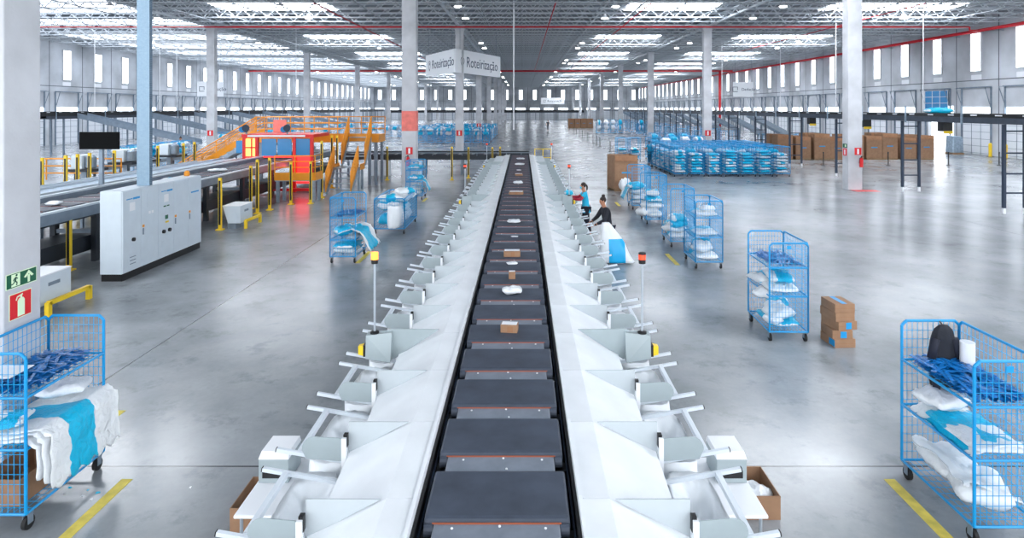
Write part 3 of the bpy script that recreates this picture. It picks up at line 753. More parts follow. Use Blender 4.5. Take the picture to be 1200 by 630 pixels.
def jacket():
    vs = []; fs = []; H = 16; n = 24
    prof = [(0,.045,.03),(.05,.10,.05),(.16,.125,.055),(.3,.13,.06),(.5,.135,.06),(.62,.14,.055),(.66,.13,.05)]
    for j in range(H+1):
        t = .66*j/H
        for (a, wa, da), (b, wb, db) in zip(prof, prof[1:]):
            if a <= t <= b+1e-9: f = (t-a)/(b-a); W = wa+(wb-wa)*f; D = da+(db-da)*f; break
        for i in range(n):
            th = 2*PI*i/n; k = 1+.16*noise.noise(Vector((math.cos(th)*3, math.sin(th)*3, t*2)))+.06*math.sin(th*7)
            vs.append((W*math.cos(th)*k, D*math.sin(th)*k, -t))
    for j in range(H):
        for i in range(n): fs.append((j*n+i, (j+1)*n+i, (j+1)*n+(i+1)%n, j*n+(i+1)%n))
    fs += [tuple(range(n)), tuple(range(H*n+n-1, H*n-1, -1))]
    b = MB().add(vs, fs); o = b.build('hanging_jacket', 'bkshirt', loc=(4.60, 6.53, 1.73), smooth=True)
    tag(o, 'dark navy jacket hanging on the back panel of the close right cage', 'jacket')
    for sx in (-1, 1):
        s = MB(); P = [(sx*.10,-.02,-.14),(sx*.15,-.03,-.35),(sx*.12,-.05,-.58),(sx*.10,-.05,-.74)]
        s.tube(P[0], P[1], .045, 10).tube(P[1], P[2], .04, 10).tube(P[2], P[3], .036, 10); s.build('sleeve', 'denim', o, smooth=True)
    MB().tube((0,0,-.01), (0,.06,.02), .008, 6).build('hanging_loop', 'black', o)
jacket()
t = tag(MB().lathe([(.07,0),(.07,.26),(.03,.262)], n=18).build('paper_roll', 'white', loc=(4.78, 6.42, 1.33), smooth=False), 'white paper roll standing on the top shelf beside the dark jacket', 'roll')
# ---- loads of the other lane cages
def load(cx, cy, rows, where, group):
    for i, (k, m, x, y, z, rz, sc) in enumerate(rows):
        bag(k, m, (cx+x, cy+y, z), where % nth(i+1), rz, sc, group=group)
load(4.68, 11.0, [(1,'bagC',-.05,-.1,.82,1.5,(.9,.9,.8)),(2,'bagA',-.12,.2,.82,.3,(.75,.8,.8)),(0,'bagB',.0,-.05,.96,1.4,(.85,.75,.8)),(5,'bagw',-.3,-.2,.68,.8,(.7,.7,1)),(4,'bagD',0,.0,.20,1.5,(.95,.9,.9)),(6,'bagw',-.05,-.2,.3,.4,(.7,.8,.7)),(3,'bagA',.1,.25,.3,1,(1,.9,.9)),(5,'bagw',-.22,-.35,.26,2,(.5,.5,.9))], 'in the carton-stack cage, %s counted down from its middle shelf', 'bags in the cage by the carton stack')
load(4.75, 15.75, [(4,'bagC',0,.0,1.31,1.5,(1,.95,.9)),(3,'bagw',.05,-.2,1.40,.3,(.7,.7,.7)),(4,'bagC',0,.0,.82,1.5,(1,1,.8)),(1,'bagC',-.02,-.1,.2,1.5,(.95,1,1)),(6,'bagA',.0,.15,.34,1.4,(.8,.9,.9)),(3,'bagw',-.1,-.25,.36,.5,(.9,.9,1))], 'in the two-shelf cage, %s from its top', 'bags in the two-shelf cage')
load(4.70, 18.1, [(0,'bagA',-.02,0,.2,1.5,(1,1,1)),(1,'bagC',-.05,.1,.36,1.6,(.95,1,1)),(2,'bagD',-.08,-.15,.5,.3,(.8,.9,1)),(6,'bagA',.05,.2,.52,1.2,(.85,.9,1)),(5,'bagw',-.3,-.2,.4,.6,(.6,.8,1.2)),(0,'bagB',0,0,.68,1.5,(.9,.9,.9))], 'in the cage behind the two-shelf cage, %s up', 'bags in the cage behind the two-shelf cage')
load(4.72, 21.6, [(0,'bagC',0,0,.2,1.5,(1,1,1)),(2,'bagw',-.25,-.2,.3,.4,(.9,.9,1)),(6,'bagA',-.15,.2,.4,1.2,(.9,.9,1.1)),(1,'bagC',0,-.1,.55,1.5,(.95,1,1)),(0,'bagD',0,.05,.72,1.5,(.95,1,1)),(2,'bagA',-.05,0,.9,1.4,(.85,.9,1)),(3,'bagw',-.4,-.35,.25,.6,(1,1,1.3))], 'in the third lane cage, %s from its floor', 'bags in the third lane cage')
load(4.78, 24.6, [(1,'bagA',0,0,.2,1.5,(1,1.1,1)),(0,'bagw',0,0,.36,1.5,(1,1.1,1)),(2,'bagC',-.1,.1,.55,1.3,(1,1,1)),(6,'bagD',-.15,-.15,.75,.4,(1,1,1)),(5,'bagD',.1,.2,.78,1,(1,1,1))], 'in the cage by the carton bin, %s up', 'bags in the cage by the carton bin')
load(-4.75, 16.3, [(0,'bagC',0,0,.2,1.5,(1,1,.9)),(1,'bagD',.02,-.1,.34,1.5,(.95,1,1)),(2,'bagA',0,.1,.64,1.3,(.9,.95,1)),(6,'bagD',-.08,-.2,.66,.6,(.7,.8,.8)),(5,'bagw',.2,.0,.5,1.0,(.9,.9,1))], 'in the cage by the amber light, %s up', 'bags in the cage by the amber light')
drape('folded_sack', [(-4.85,.80),(-4.5,.92),(-4.28,.84),(-4.0,.36)], 15.72, 16.8, 'bagB', 8, 'white and cyan sack leaning out of the cage by the amber signal light', .03, .05)
load(-4.33, 20.5, [(0,'bagD',0,-.6,.2,0,(1,1.3,2)),(0,'bagA',0,.4,.2,0,(1,1.3,2)),(1,'bagC',0,-.1,.55,0,(.95,1.5,2)),(2,'bagB',-.1,-.7,.72,.3,(1,1,1.2)),(0,'bagw',.0,.0,.88,.1,(1.05,1.6,1.2)),(1,'bagw',.05,.7,.88,-.1,(.95,1.2,1.4)),(2,'bagA',-.05,-.6,.96,.2,(1.1,.9,1)),(6,'bagC',.2,.5,1.05,.5,(1,1,.8))], 'in the low wide cart, %s from its floor', 'bags in the low wide cart')
o = bpy.data.objects.new('mail_sack', SK[1][0]); COL.objects.link(o); o.location = (-5.65, 18.9, .12); o.scale = (.95,.95,.95); tag(o, 'frosted white sack hung on the front of the low wide cart', 'sack')
load(-4.85, 27.2, [(0,'bagA',0,0,.2,1.5,(1,1.1,1)),(1,'bagC',0,0,.38,1.5,(1,1.1,1)),(2,'bagD',0,-.1,.82,1.3,(1,1,1)),(0,'bagD',0,0,1.32,1.4,(.9,1,1))], 'in the cage against the banded column, %s up', 'bags in the cage against the column')
drape('folded_sack', [(-4.8,.84),(-4.5,.9),(-4.36,.78),(-4.2,.42)], 26.7, 27.5, 'bagB', 9, 'white and cyan sack over the edge of the cage against the column', .03, .05)
drape('folded_sack', [(4.72,.9),(4.44,.95),(4.28,.85),(4.08,.42)], 24.15, 25.05, 'bagB', 12, 'white and cyan sack hanging out of the cage beside the lone carton bin', .03, .05)
# ---- bulk cages
bulk = dict(w=.84, d=1.12, h=1.78, r=.003, du=.14, dv=.2, shelves=(), tr=.016, plate=False)
b0 = cage('', (0,0,0), 0, 'packed cages', **bulk)
first = [True]
def bulk_cage(X, Y, lb, grp):
    if first[0]: first[0] = False; b0.location = (X, Y, 0); b0['label'] = lb; b0['group'] = grp; return b0
    return dup(b0, (X, Y, 0), 0, lb, grp)
rb = random.Random(11)
def stack(X, Y, n, where, grp, z=.2, step=.17):
    for i in range(n):
        k = rb.choice((0, 1, 2, 6)); m = rb.choice(('bagA','bagC','bagD','bagD','bagB','bagA','bagw'))
        me = BAGD[(k, m)]; hz = max(v.co.z for v in me.vertices); dx = 2*max(abs(v.co.x) for v in me.vertices); dy = 2*max(abs(v.co.y) for v in me.vertices)
        bag(k, m, (X+rb.uniform(-.03,.03), Y+rb.uniform(-.04,.04), z+i*step), 'in %s, %s up' % (where, nth(i+1)) if n > 1 else 'on top in '+where, rb.choice((0, PI))+rb.uniform(-.04,.04), (.74/dx, .96/dy, 1.12*step/hz), group=grp)
for j in range(6):
    for i in range(7):
        X, Y = 9.45+1.02*i, 36.2+1.28*j
        w_ = 'the %s cage, %s row of big block' % (nth(i+1), nth(j+1))
        bulk_cage(X, Y, 'blue cage packed with bags, %s from the left in row %s of the big block' % (nth(i+1), 'one two three four five six'.split()[j]), 'packed cages of the big block right of the belt')
        if j == 0: stack(X, Y, 7+(i in (0,3,5)), w_, 'bags in the big packed block')
        elif i == 0 and j < 5: stack(X, Y, 7, w_, 'bags in the big packed block')
        else: stack(X, Y, 1, w_, 'bags in the big packed block', z=1.25, step=.3)
for i, (X, Y, n) in enumerate([(7.7, 46.5, 4), (8.7, 46.6, 4), (10.3, 47.6, 5), (11.4, 47.6, 6), (12.6, 50, 8), (13.6, 50, 8), (14.7, 50, 8), (15.0, 55.5, 8), (13.8, 55.5, 8), (12.2, 55.5, 8)]):
    bulk_cage(X, Y, 'blue cage with bags beyond the big packed block, %s of its loose line' % nth(i+1), 'cages beyond the big packed block')
    stack(X, Y, n if n < 6 else 3, 'the %s cage beyond the block' % nth(i+1), 'bags beyond the big packed block', step=.2 if n < 6 else .5)
for j in range(5):
    for i in range(9):
        X, Y = -12.6+1.05*i, 68+5.2*j
        if abs(X+5.7) < 1.0 and abs(Y-77.8) < 1.2: continue
        w_ = 'the %s cage, %s crossing row' % (nth(i+1), nth(j+1))
        bulk_cage(X, Y, 'blue cage topped with white bags behind the crossing line, %s in its %s row' % (nth(i+1), nth(j+1)), 'cages behind the crossing conveyor')
        stack(X, Y, 2 if j == 0 else 1, w_, 'bags behind the crossing conveyor', z=1.0 if j == 0 else 1.3, step=.4)
for i in range(9):
    X, Y = -21.5+1.0*i, 82
    bulk_cage(X, Y, 'blue cage beyond the orange stairs, %s from the left' % nth(i+1), 'cages beyond the orange stairs')
    stack(X, Y, 1, 'the %s cage behind the stairs' % nth(i+1), 'bags beyond the orange stairs', z=1.0, step=.6)
for i in range(7):
    X, Y = 12+1.1*i, 94
    if abs(X-16.66) < .9: continue
    bulk_cage(X, Y, 'far cage heaped with white sacks, %s in its row past the barrier posts' % nth(i+1), 'cages past the barrier posts')
    stack(X, Y, 2, 'the %s cage past the barriers' % nth(i+1), 'bags past the barrier posts', z=.6, step=.8)
for i in range(5):
    bulk_cage(-24.2, 36+1.6*i, 'blue cage beyond the far infeed lines, %s from the camera' % nth(i+1), 'cages beyond the infeed lines')
    stack(-24.2, 36+1.6*i, 3, 'the %s cage beyond the infeed lines' % nth(i+1), 'bags beyond the infeed lines', z=.5, step=.4)
for i in range(5):
    bulk_cage(21.6+1.1*i, 53.2, 'blue cage behind the dock side cardboard bins, %s from the left' % nth(i+1), 'cages behind the cardboard bins')
t = thing('wrapped_pallet', 'pallet load in bluish clear wrap by the open dock door', 'pallet', (38.6, 53.4, 0))
q = MB()
for y in (-.45, 0, .45): q.box(-.5, .5, y-.05, y+.05, 0, .09)
for i in range(5): q.box(-.5+.2*i+.02, -.5+.2*i+.18, -.5, .5, .09, .13)
q.build('pallet_base', 'wood', t); MB().hexa([(-.48,-.48,.13),(.48,-.48,.13),(.48,.48,.13),(-.48,.48,.13),(-.44,-.44,1.6),(.44,-.46,1.55),(.46,.44,1.6),(-.44,.44,1.66)]).build('wrapped_load', 'galv', t, bevel=.05)
# ---- stack of flat cartons
for i, (dx, rz, w, tp) in enumerate([(0,.0,.37,1),(-.02,-.18,.34,1),(.02,.22,.36,1),(-.01,.1,.35,0),(.0,-.02,.35,0)]):
    t = thing('flat_carton', 'brown flat carton, %s from the floor in the stack beside the cage' % nth(i+1), 'carton', (5.50+dx, 10.43, .15*i), .06+rz*.6, 'cartons stacked beside the cage')
    MB().box(-w/2, w/2, -.22, .22, .001, .149).build('carton', 'card', t, bevel=.005)
    if tp: MB().box(-w*.1 if i else -w/2-.002, w*.2 if i else -w/2+.0, -.222, -.05 if not i else .0, .02, .13).build('blue_tape', 'tape', t)
    if i == 4: MB().box(-.04, .05, -.2, .2, .149, .151).build('blue_tape', 'tape', t)
    MB().box(-w/2, w/2, -.221, -.22, .072, .078).build('lid_seam', 'carddk', t)
# ---- big cardboard bins on pallets
def bin_proto(w, d, h):
    P = []; e = .02
    b = MB(); b.box(-w/2,w/2,-d/2,-d/2+e,.14,h).box(-w/2,w/2,d/2-e,d/2,.14,h).box(-w/2,-w/2+e,-d/2+e,d/2-e,.14,h).box(w/2-e,w/2,-d/2+e,d/2-e,.14,h).box(-w/2+e,w/2-e,-d/2+e,d/2-e,h-.3,h-.28)
    P.append(b.build('bin_wall', 'card'))
    f = MB(); f.hexa([(-w/2,-d/2-.004,h-.02),(w/2,-d/2-.004,h-.02),(w/2,-d/2,h-.02),(-w/2,-d/2,h-.02),(-w/2+.05,-d/2-.05,h-.28),(w/2-.1,-d/2-.07,h-.3),(w/2-.1,-d/2-.06,h-.3),(-w/2+.05,-d/2-.04,h-.28)]); P.append(f.build('bin_flap', 'carddk'))
    P.append(MB().box(-w*.2, w*.2, -d/2-.006, -d/2, h*.5, h*.54).build('blue_tape', 'tape'))
    q = MB()
    for y in (-d/2+.06, 0, d/2-.06): q.box(-w/2, w/2, y-.05, y+.05, 0, .09)
    for i in range(6): q.box(-w/2+w*i/6+.02, -w/2+w*(i+1)/6-.02, -d/2, d/2, .09, .135)
    P.append(q.build('pallet', 'wood')); return P
g0 = thing('cardboard_bin', '', 'cardboard bin', (0,0,0))
for p in bin_proto(1.2, 1.1, 1.95): p.parent = g0
gi = 0
def gbin(X, Y, lb, grp, rz=0):
    global gi; gi += 1
    if gi == 1: g0.location = (X, Y, 0); g0['label'] = lb; g0['group'] = grp; return g0
    return dup(g0, (X, Y, 0), rz, lb, grp)
for j in range(2):
    for i in range(9):
        if j and i in (5,): continue
        g_ = gbin(20.9+1.38*i+.05*(i % 3), 48.0+1.5*j+rb.uniform(-.1,.1), 'tall brown cardboard bin on a pallet by the docks, %s of the %s row' % (nth(i+1), ('front', 'rear')[j]), 'cardboard bins by the docks', rb.uniform(-.08,.08)); g_.scale = (1, 1, (1, .93, 1.05, .9, 1, .96, 1.06, .9, .98)[i])
for i in range(4): gbin(9.9+1.28*i, 122, 'far brown cardboard bin past the barrier posts, %s of four' % nth(i+1), 'far cardboard bins')
t = gbin(5.0, 30.0, 'lone brown cardboard bin behind the lane cages', None, .21); t.scale = (1.0, 1.0, .9); 
if 'group' in t: del t['group']
bag(2, 'bagw', (4.95, 28.9, 0), 'standing on the floor before the lone cardboard bin', .3, (.75,.6,2.6), desc='whitish film bundle')
bag(2, 'bagw', (25.9, 47.0, 0), 'translucent wrap slumped against the dock side cardboard bins', .3, (1.2,.9,6), desc='pale film bundle')
# ================================================================== LEFT MACHINES
def mk(b, nm, m, par, **k): return b.build(nm, m, par, **k)
# --- control cabinet (front faces +X)
t = thing('control_cabinet', 'long pale grey electrical control cabinet with five doors on a black plinth', 'control cabinet', (-9.98, 14.1, 0)); D, Lc = .54, 3.45
MB().box(0, D-.03, 0, Lc, .17, 2.13).build('cabinet_body', 'cabin', t, bevel=.006)
MB().box(.02, D-.03, .02, Lc-.02, 0, .17).build('plinth', 'black', t)
for i in range(5):
    y0, y1 = .01+.688*i, .01+.688*(i+1)-.012
    d = MB().box(D-.03, D, y0, y1, .18, 2.11).build('door', 'cabin', t, bevel=.006)
    ym = (y0+y1)/2
    if i in (0, 2):
        MB().box(D, D+.003, y0+.12, y0+.34, 1.90, 1.925).box(D, D+.003, y0+.36, y1-.06, 1.885, 1.935).build('maker_strip', 'tape', d)
        MB().box(D, D+.003, ym-.1, ym+.1, 1.62, 1.82).build('white_notice', 'white', d)
    if i == 0:
        MB().cyl((D+.02, ym+.02, .92), (1,0,0), .045, .05, 12).build('rotary_switch', 'black', d)
        f = MB().box(D, D+.012, ym-.14, ym+.14, .3, .58).build('filter_grille', 'cabin', d, bevel=.004); MB().box(D+.012, D+.015, ym-.11, ym+.11, .34, .36).box(D+.012, D+.015, ym-.11, ym+.11, .42, .44).box(D+.012, D+.015, ym-.11, ym+.11, .50, .52).build('grille_slot', 'steel', d)
    if i == 2:
        MB().box(D, D+.012, ym-.2, ym+.17, .3, .62).build('filter_grille', 'cabin', d, bevel=.004)
        MB().box(D, D+.012, ym-.12, ym-.02, 1.5, 1.53).box(D, D+.012, ym+.03, ym+.12, 1.5, 1.53).build('indicator_light', 'green', d)
        MB().box(D, D+.015, ym-.05, ym+.06, 1.17, 1.27).build('start_button', 'green', d)
        MB().box(D, D+.015, ym-.04, ym+.09, 1.07, 1.11).build('warning_tag', 'yellow', d)
        for dy in (-.14, .12): MB().cyl((D+.02, ym+dy, .86), (1,0,0), .05, .05, 12).build('rotary_switch', 'black', d)
    if i == 1:
        MB().box(D, D+.006, ym-.12, ym+.2, 1.62, 1.95).box(D+.006, D+.01, ym-.12, ym+.2, 1.62, 1.635).build('document_pocket', 'cabin', d)
        MB().box(D, D+.003, ym-.06, ym+.02, 1.43, 1.5).box(D, D+.003, ym+.06, ym+.14, 1.43, 1.5).build('white_notice', 'white', d)
    if i == 4: MB().box(D, D+.003, ym-.2, ym+.2, 1.68, 1.72).build('maker_strip', 'tape', d)
    if i in (1, 3, 4):
        MB().box(D, D+.012, y0+.03, y0+.1, 1.14, 1.2).build('warning_tag', 'orange', d); MB().box(D, D+.02, y0+.04, y0+.07, .96, 1.12).build('handle', 'steel', d)
MB().lathe([(.07, 0), (.08, .06), (.06, .13), (.03, .15)], (.2, 3.3, 2.13), 12).build('beacon', 'orange', t)
tag(MB().box(-.16, .16, -.06, .06, 0, 9.9).build('cable_duct', 'tray', loc=(-9.62, 15.2, 2.135)), 'tall galvanised cable duct rising from the control cabinet to the roof', 'cable duct')
# --- small wall boxes with yellow floor guards
for i, (X, Y, s) in enumerate([(-9.75, 12.0, 1), (-9.85, 20.6, .9)]):
    t = thing('junction_box', 'pale grey sloped electrical box on the floor behind the %s yellow guard' % ('close', 'far')[i], 'electrical box', (X, Y, 0))
    MB().hexa([(-.12,-.4,.2),(.3,-.4,.2),(.3,.5,.2),(-.12,.5,.2),(-.3,-.4,.78),(.3,-.4,.78),(.3,.5,.78),(-.3,.5,.78)]).build('box_body', 'cabin', t, bevel=.008)
    MB().box(-.3, .31, -.41, .51, .78, .80).build('box_lid', 'white', t)
    MB().box(-.18, .1, -.3, .4, 0, .2).build('box_foot', 'steel', t)
    MB().box(.3, .305, -.1, .2, .55, .62).build('box_label', 'steel', t)
    t = thing('floor_guard', 'low yellow steel guard on the floor by the %s grey electrical box' % ('close', 'far')[i], 'guard', (X+.42, Y, 0))
    for y in (-.25, .85): MB().box(-.04, .04, y-.05, y+.05, 0, .28).build('guard_post', 'yellow', t)
    MB().box(-.04, .04, -.25, .85, .22, .30).build('guard_rail', 'yellow', t)
# --- left sorter line
t = thing('sorter_frame', 'grey framed sorter line running beside the control cabinet', 'conveyor frame', (-12.05, 7.0, 0)); Ls2 = 29.5
MB().box(.60, .68, 0, Ls2, 1.28, 1.55).box(-.68, -.60, 0, Ls2, 1.28, 1.72).build('side_beam', 'steel', t)
MB().box(.60, .72, 0, Ls2, 1.55, 1.60).box(-.74, -.6, 0, Ls2, 1.72, 1.77).build('cover_rail', 'cabin', t)
MB().box(-.58, .58, 0, Ls2, 1.22, 1.28).box(-.45, .45, 0, Ls2, .3, .7).build('trough', 'dksteel', t)  # lower box: dark machinery mass added to darken the space beneath
for i in range(11):
    for s in (-1, 1): MB().box(s*.55-.07, s*.55+.07, .6+i*2.8, .76+i*2.8, 0, 1.3).build('leg', 'dksteel', t)
    MB().box(-.55, .55, .64+i*2.8, .72+i*2.8, .75, .85).build('cross_beam', 'steel', t)
for k in range(36):
    dup(c0, (-12.05, 8.2+.782*k, .31), 0, 'black belt carrier on the line beside the control cabinet, %s from the camera' % nth(k+1), 'carriers of the left line')
for i, (Y, k, m, lb) in enumerate([(13.0, 4, 'bagw', 'white'), (15.3, 7, 'bagw', 'pale'), (20.5, 4, 'bagA', 'white and cyan'), (23.5, 4, 'bagw', 'plain white')]):
    bag(k, m, (-12.0, Y, 1.61), 'riding on the left sorter line, %s from the camera' % nth(i+1), .2*i, (.7,.7,.8), desc=lb+' flat parcel', group='parcels on the left line')
# second & third lines farther left
for q, (X, z, w, lb) in enumerate([(-14.5, 1.5, .5, 'first'), (-15.9, 1.35, .45, 'second')]):
    t = thing('infeed_conveyor', 'grey infeed conveyor parallel to the left sorter line, %s beyond it' % lb, 'conveyor', (X, 8, 0))
    MB().box(-w, w, 0, 22, z, z+.05).build('conveyor_belt', 'galv', t)
    MB().box(-w-.06, -w, 0, 22, z-.18, z+.12).box(w, w+.06, 0, 22, z-.18, z+.12).build('side_beam', 'cabin', t)
    for i in range(8):
        for s in (-1, 1): MB().box(s*w-.04, s*w+.04, .3+i*3, .4+i*3, 0, z-.1).build('leg', 'steel', t)
t = thing('roller_conveyor', 'long grey roller conveyor beyond the induction stations', 'conveyor', (-21.5, 29, 0))
MB().box(-.5, -.44, 0, 24, .95, 1.15).box(.44, .5, 0, 24, .95, 1.15).build('side_beam', 'steel', t)
q = MB()
for i in range(60): q.tube((-.44, .2+.4*i, 1.08), (.44, .2+.4*i, 1.08), .04, 8)
q.build('roller_bed', 'galv', t)
for i in range(8):
    for s in (-1, 1): MB().box(s*.47-.04, s*.47+.04, .3+i*3.3, .4+i*3.3, 0, .95).build('leg', 'dksteel', t)
# induction stations: hooded white housings
for i, (px, Y, z) in enumerate([(100, 0, 1.75), (148, 0, 1.8), (166, 0, 1.8), (199, 0, 1.85)]):
    Y = 17.8*700/(PX0-px); p = at(px, 200, Y)
    t = thing('induction_station', 'white hooded induction station on the infeed lines, %s from the left' % nth(i+1), 'induction station', (p.x, Y, 0))
    MB().box(-.3, .15, -.4, .4, z-.1, z+.45).build('hood', 'cabin', t, bevel=.03)
    MB().lathe([(.2, 0), (.2, .42), (.1, .5)], (.3, -.1, z-.05), 14).build('curved_cover', 'steel', t)
    MB().box(-.5, .6, -.5, .5, z-.2, z-.1).build('console_plate', 'dksteel', t)
    MB().box(-.1, .1, -.1, .1, 0, z-.2).build('pedestal', 'steel', t)
# TV screen on a post
p = at(117, 164, 19)
t = thing('display_screen', 'switched-off black widescreen display on a tall post above the left lines', 'TV', (p.x, 19, 0))
MB().box(-.63, .63, -.04, .02, 2.79, 3.34).build('screen_panel', 'screen', t, bevel=.01)
MB().box(-.06, .06, .03, .12, 0, 3.1).build('post', 'steel', t); MB().box(-.3, .3, .02, .04, 2.85, 3.2).build('bracket', 'steel', t); MB().box(-.25, .25, -.15, .3, 0, .03).build('foot_plate', 'steel', t)
# yellow posts
yp = thing('yellow_post', '', 'post', (0,0,0))
mk(MB().box(-.05, .05, -.04, .04, .02, 1.0), 'post_tube', 'yellow', yp); mk(MB().box(-.035, .035, -.042, -.04, .1, .95), 'sensor_strip', 'black', yp); mk(MB().box(-.11, .11, -.1, .1, 0, .02), 'foot_plate', 'yellow', yp)
n = 0
def ypost(X, Y, h, lb, grp):
    global n; n += 1
    o = yp if n == 1 else dup(yp, group=grp, label=lb)
    o.location = (X, Y, 0); o['label'] = lb; o['group'] = grp
    o.scale = (1, 1, h)
for i, (px, Y, h) in enumerate([(81, 15.1, 1.45), (258, 20.1, 1.75), (294, 24.3, 1.75), (301.7, 23.2, 2.1), (316, 24, 2.1), (341, 25.4, 1.8), (364, 25.6, 1.8), (377, 27.3, 2.6), (389, 30.6, 2.7), (395, 30.5, 2.7)]):
    ypost((px-PX0)*Y/F, Y, h, 'slim yellow safety post in front of the left machines, %s from the left' % nth(i+1), 'yellow posts before the left machines')
for i, px in enumerate((49, 77, 91, 105, 134, 166, 185, 215, 228)):
    X = -16.9; Y = -X*700/(PX0-px); ypost(X, Y, 2.35, 'tall yellow light-curtain post among the infeed lines, %s from the left' % nth(i+1), 'yellow posts among the infeed lines')
for i, (px, Y, h) in enumerate([(453.7, 34, 1.9), (529.6, 34, 1.9), (549, 35, 1.8), (577, 35.8, 1.75), (586, 36.15, 1.75)]):
    ypost((px-PX0)*Y/F, Y, h, 'yellow post before the crossing conveyor, %s from the left' % nth(i+1), 'yellow posts before the crossing conveyor')
# orange guard rails
def guard(nm, lb, A, B, h=1.05, nrail=3, m='orange', sp=1.4, r=.03, z0=0):
    A, B = Vector(A), Vector(B); d = (B-A); Lg = d.length; d.normalize()
    t = thing(nm, lb, 'guard rail', A); nn = max(1, int(Lg/sp))
    for i in range(nn+1): MB().tube(d*(Lg*i/nn), d*(Lg*i/nn)+Vector((0,0,h)), r, 6).build('guard_post', m, t)
    b = MB()
    for k in range(nrail): z = h*(k+1)/nrail-.02; b.tube((0,0,z), d*Lg+Vector((0,0,z)), r, 6)
    b.build('guard_rail', m, t); return t
guard('guard_railing', 'orange guard railing among the far infeed lines', (-21.5, 25, 1.1), (-16.8, 25, 1.1), .9)
for o in (bpy.data.objects['guard_railing'],):
    for x in (0, 2.35, 4.7): MB().box(x-.05, x+.05, -.05, .05, -1.1, 0).build('support_leg', 'steel', o)
# --- crossing conveyor (sorter bend at the far end)
t = thing('crossing_conveyor', 'dark sorter line crossing from the belt end towards the orange stairs', 'conveyor frame', (-11.2, 37.0, 0)); W = 11.6
MB().box(0, W, -.6, -.54, .95, 1.24).box(0, W, .54, .6, .95, 1.4).build('side_beam', 'dksteel', t); MB().box(0, W, -.54, .54, .95, 1.0).build('trough', 'black', t)
MB().box(0, W, -.62, -.6, 1.36, 1.4).box(0, W, .6, .62, 1.36, 1.4).build('hand_rail', 'steel', t)
for i in range(6):
    for s in (-1, 1): MB().box(.5+i*2.3, .62+i*2.3, s*.5-.06, s*.5+.06, 0, .95).build('leg', 'steel', t)
for i in range(14): MB().box(.3+i*.9, .33+i*.9, -.62, -.6, 1.2, 1.4).build('rail_stub', 'steel', t)
for k in range(12): dup(c0, (-1.6-.782*k, 37.0, 0), PI/2, 'belt carrier on the crossing line, %s from the belt end' % nth(k+1), 'carriers of the crossing line')
for x, w in ((2.6, 1.2), (4.3, 1.0)): MB().box(x-w/2, x+w/2, -.71, -.69, 0, .9).build('guard_panel', 'cabin', t)
guard('yellow_barrier', 'small yellow barrier at the far belt end', (.75, 36.8, 0), (1.75, 36.8, 0), 1.6, 3, 'yellow', .35, .025)
# --- red lit scan tunnel over the left line
t = thing('scan_tunnel', 'red framed scanning tunnel with glowing windows over the left sorter line', 'scanner', (-13.6, 29.2, 0)); W = 3.3
MB().box(-.1, W+.1, -.1, 2.3, 2.66, 2.82).build('roof_plate', 'redsign', t)
MB().box(.2, W-.3, -.12, -.1, 2.7, 2.78).build('roof_strip', 'white', t)
for x in (0, .62, W-.85, W): MB().box(x-.07, x+.07, -.07, .07, 0, 2.66).build('frame_post', 'redsign', t)
MB().box(.07, .68, -.03, .0, 1.75, 2.6).build('lit_window', 'scan', t)
MB().box(.34, .40, -.06, -.03, 1.75, 2.6).box(.07, .68, -.06, -.03, 2.14, 2.2).build('window_bar', 'redsign', t)
MB().box(-.4, -.08, -.02, .3, 1.9, 2.5).build('side_panel', 'blueglass', t)
for x0, x1 in ((.85, 1.55), (1.62, 2.3), (2.5, 3.2)): MB().box(x0, x1, -.02, .02, 1.75, 2.6).build('blue_panel', 'blueglass', t)
MB().box(2.45, W, .1, .14, .4, 1.7).box(0, W, -.05, -.02, 1.68, 1.75).build('red_skirt', 'scanred', t)
MB().box(-.2, W+.2, -.3, -.15, .08, .2).build('red_floor_beam', 'redsign', t)
for x in (.1, 2.1):
    c = MB().cyl((x, -.1, 3.1), (.5,-1,.2), .17, .35, 14).build('camera_head', 'navy', t); MB().cyl((x-.08, -.28, 3.06), (.5,-1,.2), .15, .04, 14).build('camera_lens', 'blueglass', c); MB().bar((x,0,2.8), (x,0,3.1), .06).build('camera_mount', 'steel', c)
li = bpy.data.lights.new('scanner_light', 'POINT'); li.energy = 12; li.color = (1,.12,.08); li.shadow_soft_size = .3
lo = bpy.data.objects.new('scanner_light', li); COL.objects.link(lo); lo.location = (-11.4, 28.7, 1.25); lo.parent = None
# --- orange crossover platform with two stairs
zd = 2.57
t = thing('crossover_platform', 'orange crossover platform with guard rails above the left lines', 'platform', (-14.3, 31.9, 0)); W = 6.6
MB().box(0, W, 0, 1.5, zd-.06, zd).build('deck', 'steel', t)
MB().box(0, W, -.02, 0, zd-.3, zd+.1).box(0, W, 1.5, 1.52, zd-.3, zd+.1).box(W, W+.02, 0, 1.5, zd-.3, zd+.1).build('fascia', 'orange', t)
for y in (0, 1.5):
    b = MB()
    for z in (.4, .72, 1.05): b.tube((0 if y else 0, y, zd+z), (W if y else W-2.0, y, zd+z), .028, 6)
    b.build('guard_rail', 'orange', t)
    for i in range(6):
        x = W*i/5
        if y == 0 and x > W-2.0: continue
        MB().tube((x, y, zd), (x, y, zd+1.05), .028, 6).build('guard_post', 'orange', t)
b = MB()
for z in (.4, .72, 1.05): b.tube((W, 0, zd+z), (W, 1.5, zd+z), .028, 6)
b.build('guard_rail', 'orange', t)
for x in (.3, W-.5, W-.15):
    for y in (.1, 1.4): MB().box(x-.07, x+.07, y-.07, y+.07, 0, zd-.06).build('leg', 'steel', t)
MB().box(1.0, 1.7, -.05, -.03, zd+.15, zd+.9).build('red_notice', 'redband', t)
